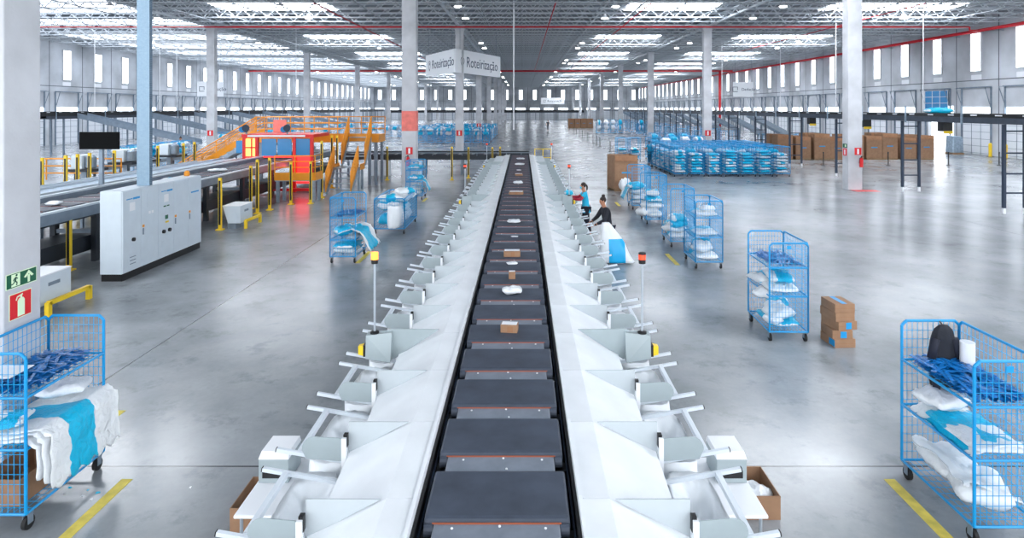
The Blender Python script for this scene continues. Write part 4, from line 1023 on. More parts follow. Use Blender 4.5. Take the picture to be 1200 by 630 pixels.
def stair(lb, loc, rz, w, run, rise, N=12):
    t = thing('metal_stair', lb, 'stairs', loc, rz)   # climbs along +y, starts at y=0
    tr = MB()
    for i in range(N): tr.box(-w/2+.03, w/2-.03, run*i/N, run*(i+1)/N+.02, rise*(i+1)/N-.035, rise*(i+1)/N)
    tr.build('stair_tread', 'galv', t)
    for s in (-1, 1):
        x = s*w/2
        MB().prism([(x, 0, 0), (x, .25, 0), (x, run, rise-.25), (x, run, rise), (x, 0, .12)], (.04*s, 0, 0)).build('stringer', 'galv', t)
        h = MB(); H0 = 1.05
        P = lambda f, z: (x+.02*s, run*f, rise*f+z)
        h.tube(P(0,.1), P(0,H0), .03, 6).tube(P(1,0), P(1,H0), .03, 6).tube(P(.5,.05), P(.5,H0), .03, 6)
        h.tube(P(0,H0), P(1,H0), .035, 6)
        h.build('handrail', 'orange', t)
        g = MB()
        for k in range(1, 6): g.tube(P(0,.12+.16*k), P(1,.12+.16*k), .02, 4)
        g.prism([(x+.01*s, 0, .1), (x+.01*s, 0, .42), (x+.01*s, run, rise+.42), (x+.01*s, run, rise+.1)], (.02*s, 0, 0))
        g.build('infill_rail', 'orange', t)
    return t
t = stair('orange railed two-flight metal stair facing the camera beside the yellow posts', (-8.8, 28.5, 0), 0, 1.15, 1.3, 1.15, 5)
q = stair('', (-8.8, 28.5, 0), 0, 1.15, 1.3, zd-1.15, 6)
for ch in list(q.children): ch.parent = t; ch.location = (.12, 2.1, 1.15)
bpy.data.objects.remove(q)
MB().box(-.57, .68, 1.3, 2.12, 1.10, 1.15).build('landing', 'galv', t)
MB().box(-.6, -.57, 1.3, 2.12, 1.0, 1.3).box(.68, .71, 1.3, 2.12, 1.0, 1.3).build('landing_fascia', 'orange', t)
for x in (-.5, .6):
    for y in (1.4, 2.0): MB().box(x-.05, x+.05, y-.05, y+.05, 0, 1.1).build('leg', 'galv', t)
stair('orange railed metal stair climbing from the far left to the crossover platform', (-18.6, 32.6, 0), -PI/2, 1.0, 4.3, zd)
# --- small service platform
t = thing('service_platform', 'small orange fenced service platform on grey legs near the scanner', 'platform', (-10.75, 25.9, 0)); W = 1.75; z0 = .98
MB().box(0, W, 0, .9, z0-.06, z0).build('deck', 'galv', t); MB().box(0, W, -.02, 0, z0-.02, z0+.32).box(W, W+.02, 0, .9, z0-.02, z0+.32).build('kick_plate', 'orange', t)
b = MB()
for z in (.55, .8, 1.05): b.tube((0,0,z0+z), (W,0,z0+z), .025, 6).tube((W,0,z0+z), (W,.9,z0+z), .025, 6)
b.build('guard_rail', 'orange', t)
for x in (0, W*.5, W): MB().tube((x,0,z0), (x,0,z0+1.05), .028, 6).build('guard_post', 'orange', t)
for x in (.1, W-.1):
    for y in (.1, .8): MB().box(x-.06, x+.06, y-.06, y+.06, 0, z0-.06).build('leg', 'galv', t)
for i in range(3): MB().box(W+.05, W+.75, .1+.0*i, .85, .28*(2-i)+.2, .28*(2-i)+.24).build('step', 'galv', t) if False else None
tag(MB().lathe([(.16,0),(.17,.02),(.035,.42),(.03,.45)], n=16).build('traffic_cone', 'orange', loc=(-5.75, 27.0, 0)), 'red-orange cone on the floor by the banded column', 'cone')
# ================================================================== ELEVATED CONVEYORS
def elevated(lb, A, B, zb, zt, w, sup, post, side):
    A, B = Vector(A), Vector(B); d = B-A; Le = d.length; rz = math.atan2(d.y, d.x)-PI/2
    t = thing('elevated_conveyor', lb, 'conveyor', (A.x, A.y, 0), rz)
    MB().box(-w/2, -w/2+.05, 0, Le, zb, zb+.24).box(w/2-.05, w/2, 0, Le, zb, zb+.24).build('side_beam', 'beamdk', t)
    MB().box(-w/2+.05, w/2-.05, 0, Le, zb+.02, zb+.08).build('under_tray', 'dksteel', t)
    MB().box(-w/2, w/2, 0, Le, zb+.25, zt+.05).build('carrier_track', 'black', t)
    q = MB()
    i = 0
    while 1.3*i < Le: q.box(-w/2-.01, -w/2, 1.3*i, 1.3*i+.35, zt-.04, zt); q.box(w/2, w/2+.01, 1.3*i, 1.3*i+.35, zt-.04, zt); i += 1
    q.build('carrier_tag', 'white', t)
    y = 1.0
    while y < Le and post:
        for s in side: MB().box(s*(w/2+.03)-.03, s*(w/2+.03)+.03, y-.03, y+.03, zb-.05, zt+.38).build('side_post', 'galv', t)
        y += post
    if sup:
        y = 2.0
        while y < Le:
            for s in (-1, 1): MB().box(s*(w/2-.1)-.06, s*(w/2-.1)+.06, y-.06, y+.06, 0, zb).build('leg', 'steel', t)
            y += sup
    return t
ev = elevated('dark elevated sorter line on ladder supports along the dock side', (19.1, 20.5, 0), (19.1, 150, 0), 3.47, 3.82, 1.1, 0, 3.7, (-1,))
elevated('dark elevated sorter line above the grey slides on the far left', (-40.5, 50, 0), (-40.5, 172, 0), 3.15, 3.75, 1.3, 6.5, 6, (1,))
elevated('dark elevated sorter line crossing the far end of the hall', (18, 176, 0), (-39, 176, 0), 2.7, 3.5, 1.3, 6.1, 9, (1,))
ls = thing('ladder_support', '', 'support frame', (19.1, 23.2, 0))
for s in (-1, 1):
    mk(MB().box(s*.41-.055, s*.41+.055, -.05, .05, .22, 3.46), 'leg', 'navy', ls); mk(MB().box(s*.41-.045, s*.41+.045, -.045, .045, 0, .22), 'white_foot', 'white', ls)
for z in (.8, 1.55, 2.35, 3.2): mk(MB().box(-.41, .41, -.025, .025, z-.03, z+.03), 'rung', 'navy', ls)
SG = 'ladder supports of the dock side sorter line'
ls['label'] = 'dark blue ladder-shaped steel support under the elevated line, first from the camera'; ls['group'] = SG
for k in range(1, 14):
    dup(ls, (19.1, 23.2+6.2*k, 0), 0, 'dark blue ladder-shaped steel support under the elevated line, %s from the camera' % nth(k+1), SG)
    if k in (1, 2, 3):
        y_ = 23.6+6.2*k-3-20.5; d_ = MB().box(-.35, .05, y_-.2, y_+.2, 3.05, 3.47).build('drive_motor', 'black', ev); MB().box(-.36, .06, y_-.21, y_-.2, 2.95, 3.08).build('motor_label', 'yellow', d_)
tag(MB().box(-.4, .4, -.2, .2, 0, .12).build('bundle_film', 'cyan', loc=(19.0, 27.3, 3.83)), 'cyan film bundle lying on the elevated dock side line', 'bag')
o = bpy.data.objects['bundle_film']; o.data = BAGD[(1,'bagD')]; o.scale = (1.2,1,1.6); o.name = 'film_bundle'
def slide_proto(run, z1, z2, w):
    P = []
    P.append(MB().prism([(0,-w/2,z1), (run,-w/2,z2), (run,-w/2,z2-.08), (0,-w/2,z1-.08)], (0,w,0)).build('slide_bed', 'galv'))
    for s in (-1, 1): P.append(MB().prism([(0,s*w/2,z1-.1), (run,s*w/2,z2-.1), (run,s*w/2,z2+.35), (0,s*w/2,z1+.35)], (0,.04*s,0)).build('slide_side', 'steel'))
    for f in (.35, .95):
        for s in (-1, 1): P.append(MB().box(run*f-.05, run*f+.05, s*w/2-.05, s*w/2+.05, 0, z1+(z2-z1)*f-.05).build('leg', 'steel'))
    return P
s0 = thing('discharge_slide', 'grey discharge slide under the far left elevated line, first from the camera', 'slide', (-39.8, 54, 0), 0, 'slides of the far left line')
for p in slide_proto(10.5, 3.3, .9, 1.2): p.parent = s0
for k in range(1, 7): dup(s0, (-39.8, 54+9.5*k, 0), 0, 'grey discharge slide under the far left elevated line, %s from the camera' % nth(k+1), 'slides of the far left line')
for k in range(8):
    bulk_cage(-28.6, 54.6+6.5*k if abs(54.6+6.5*k-77.8) > 1.3 and abs(54.6+6.5*k-54) > 1.6 else 57.0+6.5*k, 'blue cage at the foot of the far left slides, %s from the camera' % nth(k+1), 'cages at the far left slides')
    stack(-28.6, 54.6+6.5*k if abs(54.6+6.5*k-77.8) > 1.3 and abs(54.6+6.5*k-54) > 1.6 else 57.0+6.5*k, 2, 'the %s cage at the far left slides' % nth(k+1), 'bags at the far left slides', z=.6, step=.5)
s1 = thing('discharge_slide', 'grey slide down from the dock side elevated line, first from the camera', 'slide', (19.7, 52, 0), 0, 'slides of the dock side line')
for p in slide_proto(3.6, 3.4, 1.5, 1.1): p.parent = s1
for k in range(12):
    if k: dup(s1, (19.7, 52+6.2*k, 0), 0, 'grey slide down from the dock side elevated line, %s from the camera' % nth(k+1), 'slides of the dock side line')
    for q in range(3):
        if k < 1 and q < 2: continue
        X, Y = 17.95 if q == 2 else 20.6+1.1*q, 55+6.2*k
        if q == 2 and abs(Y-54) < 1.5 or q == 2 and min(abs(Y-30.2-23.8*c) for c in range(8)) < 1.4: continue
        bulk_cage(X, Y, 'blue cage under the dock side elevated line, bay %s, %s of its three' % (nth(k+1), nth(q+1)), 'cages under the dock side line')
# ================================================================== SIGNS
def sign_panel(lb, p0, p1, z0, z1, body, icon, size, name='hanging_sign', par=None, tx=.3, hang=True):
    p0, p1 = Vector((p0[0], p0[1], 0)), Vector((p1[0], p1[1], 0)); d = p1-p0; L_ = d.length; rz = math.atan2(d.y, d.x)
    t = par or thing(name, lb, 'sign', (p0.x, p0.y, z0), rz)
    h = z1-z0
    MB().box(0, L_, 0, .06, 0, h).build('sign_board', 'signw', t)
    tx_ = text_mesh('sign_text', body, size, 'txt', (L_*tx, -.005, h*.5-size*.33), (PI/2, 0, 0), t)
    if icon == 'pin':
        c = (L_*tx-.75, h*.53); b = MB(); n = 20; r1, r2 = .36, .29
        for i in range(n):
            a0, a1 = 2*PI*i/n, 2*PI*(i+1)/n
            f = lambda a, r: (c[0]+r*math.cos(a), -.012, c[1]+r*math.sin(a)-(.28*max(0, -math.sin(a))**6*r/.36))
            b.add([f(a0,r1), f(a1,r1), f(a1,r2), f(a0,r2)], [(0,1,2,3)])
        b.box(c[0]-.09, c[0]-.03, -.012, 0, c[1]-.1, c[1]+.16).box(c[0]-.03, c[0]+.1, -.012, 0, c[1]+.1, c[1]+.16).box(c[0]+.05, c[0]+.1, -.012, 0, c[1]-.02, c[1]+.16).box(c[0]-.03, c[0]+.1, -.012, 0, c[1]-.02, c[1]+.03)
        b.build('sign_icon', 'txt', t)
    else:
        c = (L_*tx-.7, h*.5); b = MB(); e = .05; r = .28
        b.box(c[0]-r, c[0]+r, -.012, 0, c[1]+r-e, c[1]+r).box(c[0]-r, c[0]+r, -.012, 0, c[1]-r, c[1]-r+e).box(c[0]-r, c[0]-r+e, -.012, 0, c[1]-r, c[1]+r).box(c[0]+r-e, c[0]+r, -.012, 0, c[1]-r*.3, c[1]+r).build('sign_icon', 'txt', t)
    if hang:
        for x in (L_*.1, L_*.9): MB().tube((x, .03, h), (x, .03, 11.9-z0), .02, 6).build('hanging_cable', 'steel', t)
    return t
Zs0, Zs1 = 7.25, 9.35
ca, cb, cc = (-5.95, 52.6), (-2.3, 61.5), (-9.75, 60.0)
t = sign_panel('three-sided white hanging sign lettered Roteirização around the far column', ca, cb, Zs0, Zs1, 'Roteirização', 'pin', 1.35, tx=.22)
q = sign_panel('', cc, ca, Zs0, Zs1, 'Roteirização', 'pin', 1.2, tx=.24)
for ch in list(q.children):
    ch.matrix_parent_inverse = Matrix(); m_ = Matrix.Translation(Vector((cc[0], cc[1], Zs0))) @ Matrix.Rotation(math.atan2(ca[1]-cc[1], ca[0]-cc[0]), 4, 'Z') @ Matrix.Translation(ch.location) @ ch.rotation_euler.to_matrix().to_4x4()
    inv = (Matrix.Translation(t.location) @ Matrix.Rotation(t.rotation_euler.z, 4, 'Z')).inverted()
    ch.parent = t; ch.matrix_local = inv @ m_
bpy.data.objects.remove(q)
p = at(859, 104, 66); sign_panel('pale hanging sign before the dock wall beside the red riser', (p.x, 66), (p.x+2.25, 66), 4.1+13.2*66/F, 4.1+30.5*66/F, 'Dedução', 'box', .42, tx=.42)
p = at(231, 104, 66); sign_panel('pale hanging sign partly hidden by the left column row', (p.x, 66), (p.x+2.9, 66), 4.1+13.5*66/F, 4.1+31*66/F, 'Dedução', 'box', .55, tx=.42)
p = at(634, 118, 150); sign_panel('wide white hanging sign at the far end of the hall', (p.x, 150), (p.x+5.9, 150), 4.1+4.5*150/F, 4.1+12*150/F, 'Roteirização', 'box', .75, tx=.27)
# column signs: exit + extinguisher on the close column (face X = -5.48, looking +X)
def poly(b, pts, th=.003, z=0):   # pts (a, z) with a along +Y, drawn on a plate facing +X
    b.prism([(z, a, zz) for a, zz in pts], (th, 0, 0)); return b
def seg(b, p, q, w, z):
    p, q = Vector(p), Vector(q); d = (q-p).normalized(); nrm = Vector((-d.y, d.x))*w/2
    return poly(b, [p+nrm, p-nrm, q-nrm, q+nrm], .002, z)
def disc(b, c, r, z): return poly(b, [(c[0]+r*math.cos(2*PI*i/12), c[1]+r*math.sin(2*PI*i/12)) for i in range(12)], .002, z)
t = thing('exit_sign', 'green emergency exit sign with running figure and arrow on the close column', 'sign', (-5.48, 6.33, 2.16)); W, H = .40, .165
MB().box(0, .004, 0, W, 0, H).build('sign_border', 'glow', t); MB().box(.004, .006, .008, W-.008, .008, H-.008).build('sign_panel', 'green', t)
MB().box(.006, .008, .065, .175, .018, H-.015).build('door_symbol', 'glow', t)
b = MB(); disc(b, (.128, .135), .012, .008); seg(b, (.122,.118), (.108,.075), .022, .008); seg(b, (.108,.078), (.135,.055), .013, .008); seg(b, (.135,.055), (.128,.025), .012, .008); seg(b, (.108,.078), (.085,.05), .013, .008); seg(b, (.085,.05), (.05,.045), .012, .008); seg(b, (.12,.112), (.145,.095), .01, .008); seg(b, (.12,.112), (.095,.1), .01, .008); seg(b, (.095,.1), (.085,.08), .009, .008)
b.build('running_figure', 'green', t)
b = MB(); b.box(.006, .008, .275, .305, .02, .1); poly(b, [(.225,.085), (.29,.15), (.355,.085), (.33,.075), (.29,.112), (.25,.075)], .002, .006); b.build('arrow_symbol', 'glow', t)
t = thing('extinguisher_sign', 'red fire extinguisher sign below the exit sign on the close column', 'sign', (-5.48, 6.37, 1.82)); W, H = .29, .28
MB().box(0, .004, 0, W, 0, H).build('sign_border', 'glow', t); MB().box(.004, .006, .008, W-.008, .008, H-.008).build('sign_panel', 'redsign', t)
b = MB(); b.box(.006, .008, .105, .195, .02, .19); poly(b, [(.105,.19), (.195,.19), (.175,.215), (.125,.215)], .002, .006); seg(b, (.15,.215), (.15,.24), .025, .006); seg(b, (.17,.25), (.10,.235), .014, .006); seg(b, (.10,.237), (.085,.2), .012, .006)
b.build('extinguisher_symbol', 'glow', t)
def col_sign(lb, X, Y, z, w=.34, h=.36):
    t = thing('fire_sign', lb, 'sign', (X, Y, z)); MB().box(-w/2, w/2, -.012, 0, 0, h).build('sign_panel', 'redsign', t); MB().box(-w*.14, w*.14, -.016, -.012, h*.12, h*.85).build('sign_symbol', 'white', t)
def extinguisher(lb, X, Y, z):
    t = thing('fire_extinguisher', lb, 'fire extinguisher', (X, Y, z))
    MB().lathe([(.075,0),(.085,.02),(.085,.38),(.06,.45),(.03,.47)], n=14).build('cylinder_body', 'redsign', t, smooth=False); MB().lathe([(.03,.47),(.03,.53)], n=10).box(-.02,.02,-.12,.02,.53,.56).build('valve', 'black', t); MB().path([(0,-.03,.5),(-.12,-.06,.46),(-.14,-.05,.2)], .014, 6).build('hose', 'black', t)
    MB().box(-.03, .03, .05, .13, .25, .3).build('wall_bracket', 'black', t)
FY = 29.93
col_sign('red and white fire sign on the column with red band', -5.68, FY, 1.78); extinguisher('red fire extinguisher hung on the column with red band', -5.72, FY-.13, 1.2)
col_sign('red and white fire sign on the column right of the packed cages', 16.8, FY, 1.75); extinguisher('red fire extinguisher hung on the column right of the packed cages', 16.9, FY-.13, 1.15)
t = thing('exit_marker', 'small green exit plate on the left face of the column right of the packed cages', 'sign', (16.30, 30.2, 2.1)); MB().box(-.012, 0, -.2, .2, 0, .2).build('sign_panel', 'green', t); MB().box(-.016, -.012, -.12, 0, .04, .16).build('sign_symbol', 'glow', t)
t = thing('fire_sign', 'red plate on the left face of the column right of the packed cages', 'sign', (16.30, 30.2, 1.7)); MB().box(-.012, 0, -.17, .17, 0, .36).build('sign_panel', 'redsign', t); MB().box(-.016, -.012, -.05, .05, .05, .3).build('sign_symbol', 'white', t)
for X, Yc, lb in ((16.66, 54, 'second column right of the cage lane'), (-5.7, 54, 'column inside the three-sided sign'), (-28.1, 54, 'second column of the far left row'), (-5.7, 77.8, 'third column left of the belt')):
    col_sign('red and white fire sign on the '+lb, X, Yc-.27, 1.6, .5, .5)
for o in bpy.data.objects:
    if o.name.startswith('concrete_column') and abs(o.location.x+5.7) < .01 and abs(o.location.y-30.2) < .1:
        b = MB().box(-.364, .364, -.274, .274, 2.95, 3.95).build('painted_band', 'redband', o)
# bollards by the docks, barrier posts
for i, Y in enumerate((54.4, 50.2, 48.6, 44.2)):
    t = thing('bollard', 'yellow bollard standing by the dock wall, %s counted from the open dock door' % nth(i+1), 'bollard', (39.3, Y, 0), 0, 'bollards by the dock wall'); MB().lathe([(.13,.02),(.13,1.05),(.10,1.13),(.04,1.16)], n=14).build('bollard_tube', 'yellow', t); MB().box(-.2,.2,-.2,.2,0,.02).build('foot_plate', 'dksteel', t)
bp0 = thing('barrier_post', '', 'barrier post', (21.4, 42.5, 0))
mk(MB().lathe([(.16,0),(.16,.03),(.05,.07)], n=14), 'post_base', 'black', bp0); mk(MB().tube((0,0,.06),(0,0,.9),.035,8), 'post_tube', 'black', bp0); mk(MB().lathe([(.045,.88),(.045,.98)], n=10), 'belt_head', 'dksteel', bp0)
bp0['label'] = 'slim black barrier post on the floor before the dock side bins, first from the left'
bp0['group'] = 'barrier posts before the bins'
for i, X in enumerate((26.0, 30.3, 33.9)): dup(bp0, (X, 42.5, 0), 0, 'slim black barrier post on the floor before the dock side bins, %s from the left' % nth(i+2), 'barrier posts before the bins')
for i, Y in enumerate((56.3, 63.8, 66.6, 70, 75.5, 82.5, 86.8, 91.7, 96, 105, 115)): dup(bp0, (8.25, Y, 0), 0, 'slim black barrier post in the line down the hall, %s from the camera' % nth(i+1), 'barrier posts down the hall')
# outside the open dock door: concrete apron
struct(MB().box(XR+.3, XR+14, DY-12, DY+12, -.02, .005).build('apron_floor', 'conc'), 'concrete apron outside the open dock door', 'floor')
# ================================================================== PEOPLE
def skin_obj(name, verts, edges, m, parent=None, sub=2, root=0):
    me = bpy.data.meshes.new(name); me.from_pydata([v[:3] for v in verts], edges, []); me.materials.append(M[m])
    o = bpy.data.objects.new(name, me); COL.objects.link(o)
    o.modifiers.new('skin', 'SKIN').use_smooth_shade = True; sb = o.modifiers.new('sub', 'SUBSURF'); sb.levels = sb.render_levels = sub
    for i, v in enumerate(verts):
        r = v[3]; me.skin_vertices[0].data[i].radius = (r, v[4] if len(v) > 4 else r)
        me.skin_vertices[0].data[i].use_root = (i == root)
    dg = bpy.context.evaluated_depsgraph_get(); me2 = bpy.data.meshes.new_from_object(o.evaluated_get(dg)); o.modifiers.clear(); o.data = me2
    me2.name = name
    for p in me2.polygons: p.use_smooth = True
    if parent: o.parent = parent
    return o
def person(label, loc, rz, arms, shirt, sleeve=None, hair='bun', mask=False, lean=0.0, s=1.0, step=.12, glove=None, long_sleeve=False, simple=False):
    """faces -Y; arms = ((elbowL, wristL), (elbowR, wristR)) in body space"""
    t = thing('person', label, 'person', loc, rz); t.scale = (s,s,s)
    ly = lambda z: -lean*max(0, z-.9)
    V = []; E = []
    def v(x, y, z, r, r2=None): V.append((x, y, z, r, r2 or r)); return len(V)-1
    def e(*c):
        for a, b in zip(c, c[1:]): E.append((a, b))
    pel = v(0, 0, .93, .145, .105); bel = v(0, ly(1.07), 1.07, .125, .095); che = v(0, ly(1.25), 1.25, .145, .10); nb = v(0, ly(1.40), 1.39, .075, .065); nk = v(0, ly(1.46)-.01, 1.45, .05)
    h1 = v(0, ly(1.5)-.03, 1.52, .068, .075); h2 = v(0, ly(1.58)-.03, 1.585, .078, .092); h3 = v(0, ly(1.64)-.02, 1.645, .062, .075)
    e(pel, bel, che, nb, nk, h1, h2, h3)
    legs = []
    for sx in (-1, 1):
        yo = sx*step
        hp = v(sx*.095, 0, .86, .09); kn = v(sx*.10, yo*.45-.02, .48, .06); an = v(sx*.10, yo+.02, .09, .04); he = v(sx*.10, yo+.02, .045, .042, .04); to = v(sx*.105, yo-.13, .035, .042, .03)
        e(pel, hp, kn, an, he, to); legs.append((hp, kn, an))
    hands = []
    for sx, (el, wr) in zip((-1, 1), arms):
        shl = v(sx*.17, ly(1.35), 1.355, .058); eb = v(*el, .043); ww = v(*wr, .029)
        e(che, shl, eb, ww)
        d = (Vector(wr)-Vector(el)).normalized(); pm = Vector(wr)+d*.055; pa = v(*pm, .032, .02); e(ww, pa)
        sd = d.cross(Vector((0,0,1)));  sd = sd.normalized() if sd.length > .1 else Vector((1,0,0)); nrm = sd.cross(d)
        if not simple:
            for k, ln in enumerate((.062, .072, .068, .052)):
                b0_ = pm+d*.03+sd*(k-1.5)*.017; b1 = b0_+d*ln*.5-nrm*.006; b2 = b1+d*ln*.4-nrm*.018
                i0, i1, i2 = v(*b0_, .009), v(*b1, .0085), v(*b2, .0075); e(pa, i0, i1, i2)
            tb = pm-d*.02-sd*.035*sx; i0, i1 = v(*tb, .011), v(*(tb+d*.045-sd*.012*sx), .009); e(pa, i0, i1)
        hands.append((shl, eb, ww, pa))
    skin_obj('body', V, E, 'skin', t)
    # clothing
    T = [V[pel], V[bel], V[che], V[nb]]; U = []; G = []
    for i, q in enumerate(T): U.append((q[0], q[1], q[2]-(.04 if i == 0 else .015 if i == 3 else 0), q[3]+.02, q[4]+.022)); 
    for i in range(3): G.append((i, i+1))
    U.append((0, .0, .80, .165, .125)); G.append((0, 4))
    for shl, eb, ww, pa in hands:
        S_, B_, W_ = V[shl], V[eb], V[ww]; a = len(U); U.append((*S_[:3], .074)); 
        f = 1.0 if long_sleeve else .62
        U.append((*[S_[i]+(B_[i]-S_[i])*f for i in range(3)], .062)); G += [(2, a), (a, a+1)]
        if long_sleeve: U.append((*[B_[i]+(W_[i]-B_[i])*.9 for i in range(3)], .042)); G.append((a+1, a+2))
    skin_obj('shirt', U, G, shirt, t)
    if sleeve:
        for shl, eb, ww, pa in hands:
            S_, B_, W_ = V[shl], V[eb], V[ww]; m_ = [S_[i]+(B_[i]-S_[i])*.5 for i in range(3)]; w_ = [B_[i]+(W_[i]-B_[i])*.85 for i in range(3)]
            skin_obj('sleeve', [(*m_, .055), (*B_[:3], .053), (*w_, .038)], [(0,1),(1,2)], sleeve, t)
    P = V[pel]; U = [(P[0], P[1], .92, .155, .118)]; G = []
    for hp, kn, an in legs:
        a = len(U); U += [(*V[hp][:3], .102), (*V[kn][:3], .074), (V[an][0], V[an][1], .12, .058)]; G += [(0,a),(a,a+1),(a+1,a+2)]
    skin_obj('trousers', U, G, 'denim', t)
    for sx in (-1, 1):
        yo = sx*step
        skin_obj('shoe', [(sx*.10, yo+.035, .05, .05, .045), (sx*.105, yo-.14, .04, .05, .035)], [(0,1)], 'black', t)
    # hair, face
    hc = Vector((0, ly(1.6)-.02, 1.6))
    def ball(nm, c, r, m, par=t, n=12):
        b = MB(); vs = []; fs = []; K = 8
        b.lathe([(math.sin(PI*(i+.02)/(K+.04)), -math.cos(PI*(i+.02)/(K+.04))) for i in range(K+1)], n=n)
        b.v = [(c[0]+x*r[0], c[1]+y*r[1], c[2]+z*r[2]) for x, y, z in b.v]
        return b.build(nm, m, par, smooth=True)
    hair_o = ball('hair', hc+Vector((0,.022,.018)), (.088,.092,.09), 'hair')
    if hair == 'bun': ball('hair_bun', hc+Vector((0,.03,.12)), (.05,.05,.045), 'hair', hair_o)
    elif hair == 'tail':
        skin_obj('ponytail', [(0, hc.y+.09, hc.z+.04, .03), (0, hc.y+.14, hc.z-.03, .035), (0, hc.y+.13, hc.z-.16, .022)], [(0,1),(1,2)], 'hair', hair_o)
    f = hc+Vector((0,-.075,-.02))
    MB().hexa([(-.012,f.y-.005,f.z-.03),(.012,f.y-.005,f.z-.03),(.012,f.y+.01,f.z-.03),(-.012,f.y+.01,f.z-.03),(-.006,f.y,f.z+.01),(.006,f.y,f.z+.01),(.006,f.y+.01,f.z+.01),(-.006,f.y+.01,f.z+.01)]).build('nose', 'skin', t)
    for sx in (-1, 1):
        ball('eye', (sx*.03, f.y+.006, f.z+.012), (.011,.008,.007), 'black', n=8); ball('ear', (sx*.083, hc.y+.0, hc.z-.025), (.012,.02,.03), 'skin', n=8)
    MB().box(-.02, .02, f.y-.0, f.y+.02, f.z-.056, f.z-.048).build('mouth', 'maroon', t)
    if mask: ball('face_mask', (0, f.y+.02, f.z-.04), (.062,.04,.045), 'cyan')
    if glove:
        for shl, eb, ww, pa in hands: ball('glove_cuff', V[ww][:3], (.036,.036,.036), glove)
    return t
Lx = math.radians
# woman in black at the chutes (faces -X => rotate so that -Y -> -X : rz = -90deg)
w2 = person('person in black top with hair bun, holding a big white and cyan sack', (2.33, 16.25, 0), -PI/2+.25, (((-.24,-.22,1.12),(-.12,-.46,1.0)), ((.25,-.2,1.1),(.14,-.42,.98))), 'bkshirt', None, 'bun', False, .22, 1.0, .1, 'black', True)
w1 = person('person in cyan shirt with red sleeves and face mask reaching over the chutes', (2.05, 19.3, 0), -PI/2, (((-.22,-.22,1.2),(-.14,-.5,1.22)), ((.23,-.2,1.18),(.12,-.48,1.18))), 'cyshirt', 'maroon', 'tail', True, .12, 1.0, .1, None)
w3 = person('person in cyan shirt and dark trousers standing among cages beyond the brown carton bin', (9.35, 44.0, 0), PI+.3, (((-.26,-.08,1.1),(-.28,-.3,1.1)), ((.26,-.06,1.1),(.3,-.28,1.12))), 'cyshirt', None, 'bun', False, .02, 1.0, .16, None, False, True)
w4 = person('distant person in white top standing on the open floor down the hall', (4.55, 107.5, 0), 0, (((-.26,.0,1.1),(-.22,-.2,.95)), ((.26,0,1.1),(.22,-.2,.95))), 'bkshirt', None, 'none', False, 0, 1.12, .08, None, False, True)
w4['label'] = 'distant person in dark clothes standing on the open floor down the hall'
w5 = person('distant person in cyan top among the far left slides above the display screen', (-27.2, 47.5, 0), .4, (((-.26,.0,1.1),(-.22,-.2,.95)), ((.26,0,1.1),(.22,-.2,.95))), 'cyshirt', None, 'bun', False, 0, 1.05, .08, None, False, True)
# the sack held by the woman in black: narrow where she grips it, wide at its hem
def held_sack():
    off = Vector((4,2,7)); vs = []; fs = []; H = 16; n = 36
    for j in range(H+1):
        t_ = j/H; z = 1.12-1.04*t_; hw = .09+.37*t_**.8; cx = .30*t_; dp = .05+.11*t_
        for i in range(n):
            a = 2*PI*i/n; ca, sa = math.cos(a), math.sin(a); r = (abs(ca)**2.6+abs(sa)**2.6)**(-1/2.6)
            k = 1+.22*noise.noise(Vector((ca*2.2, sa*2.2, t_*2))+off)+.08*noise.noise(Vector((ca*7, sa*7, t_*2))+off)
            vs.append((cx+hw*r*ca*k, dp*r*sa*k, z+.03*noise.noise(Vector((ca*2, sa*2, 5))+off)*t_))
    for j in range(H):
        for i in range(n): fs.append((j*n+i, (j+1)*n+i, (j+1)*n+(i+1)%n, j*n+(i+1)%n))
    fs += [tuple(range(n)), tuple(range(H*n+n-1, H*n-1, -1))]
    o = MB().add(vs, fs).build('mail_sack', 'heldband', loc=(2.20, 15.78, -.04), smooth=True)
    tag(o, 'big white sack with cyan panel held by the person in black', 'sack')
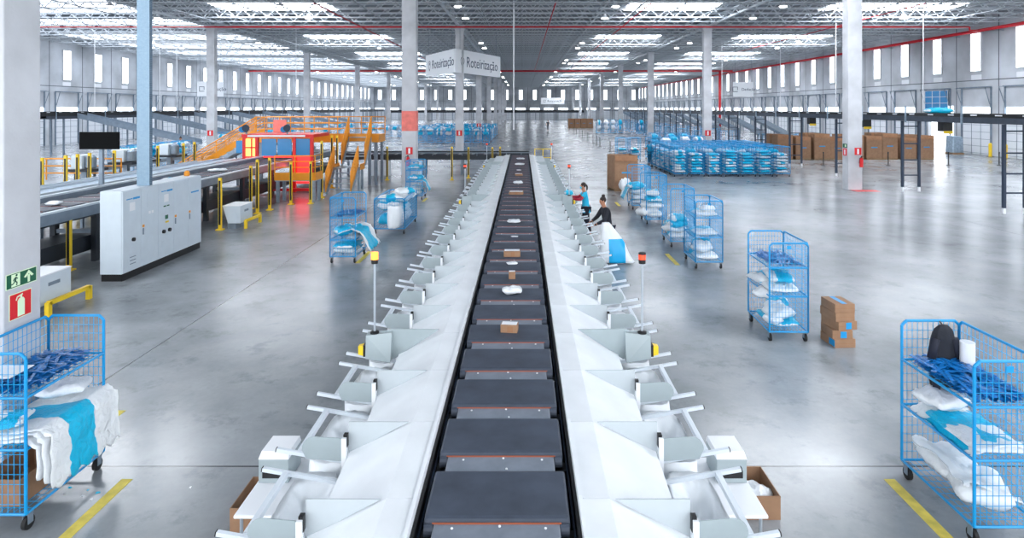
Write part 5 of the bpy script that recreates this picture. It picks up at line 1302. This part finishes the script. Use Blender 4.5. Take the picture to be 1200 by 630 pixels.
def rectband():
    m = bpy.data.materials.new('sack with cyan rectangle'); m.use_nodes = True; nt = m.node_tree; L = nt.links; N = nt.nodes
    b = N['Principled BSDF']; b.inputs['Roughness'].default_value = .35
    tc = N.new('ShaderNodeTexCoord'); sx = N.new('ShaderNodeSeparateXYZ'); L.new(tc.outputs['Generated'], sx.inputs[0])
    def rng(s, lo, hi):
        c = N.new('ShaderNodeMath'); c.operation = 'COMPARE'; c.inputs[1].default_value = (lo+hi)/2; c.inputs[2].default_value = (hi-lo)/2; L.new(s, c.inputs[0]); return c.outputs[0]
    mu = N.new('ShaderNodeMath'); mu.operation = 'MULTIPLY'; L.new(rng(sx.outputs['X'], .25, .72), mu.inputs[0]); L.new(rng(sx.outputs['Z'], .02, .6), mu.inputs[1])
    mx = N.new('ShaderNodeMix'); mx.data_type = 'RGBA'; L.new(mu.outputs[0], mx.inputs[0]); mx.inputs[6].default_value = lin(234,238,242); mx.inputs[7].default_value = lin(20,176,236)
    L.new(mx.outputs[2], b.inputs['Base Color']); return m
M['heldband'] = rectband(); held_sack()
bag(5, 'bagD', (1.5, 19.42, 1.25), 'in the gloved hand of the person in the cyan shirt', .2, (.5,.5,1.0), desc='small cyan film parcel', group=None)
# paper scraps on the floor by the close left cage
rq = random.Random(5)
for i, (px, py) in enumerate([(75,578),(82,571),(97,581),(103,574),(107,585),(115,577),(120,454),(223,571),(742,548),(722,389)]):
    Y = HC*F/(py-PY0); X = (px-PX0)*Y/F; w = rq.uniform(.012,.022)
    o = MB().hexa([(-w,-w*.6,0),(w,-w*.4,0),(w*.8,w*.6,0),(-w*.7,w*.5,0),(-w,-w*.6,.003),(w,-w*.4,.006),(w*.8,w*.6,.003),(-w*.7,w*.5,.008)]).build('paper_scrap', 'cyan' if i in (1,3,5) else 'white', loc=(X, Y, 0))
    o.rotation_euler.z = rq.uniform(0, 3); tag(o, 'tiny paper scrap lying on the concrete floor', 'scrap', 'paper scraps on the floor')
# ================================================================== LIGHT
W_ = bpy.data.worlds.new('sky'); S.world = W_; W_.use_nodes = True
bg = W_.node_tree.nodes['Background']; bg.inputs[0].default_value = (.93, .965, 1.0, 1); bg.inputs[1].default_value = 1.85
S.cycles.use_denoising = True
S.cycles.max_bounces = 8; S.cycles.diffuse_bounces = 4; S.cycles.glossy_bounces = 3; S.cycles.transmission_bounces = 2
S.view_settings.exposure = .9
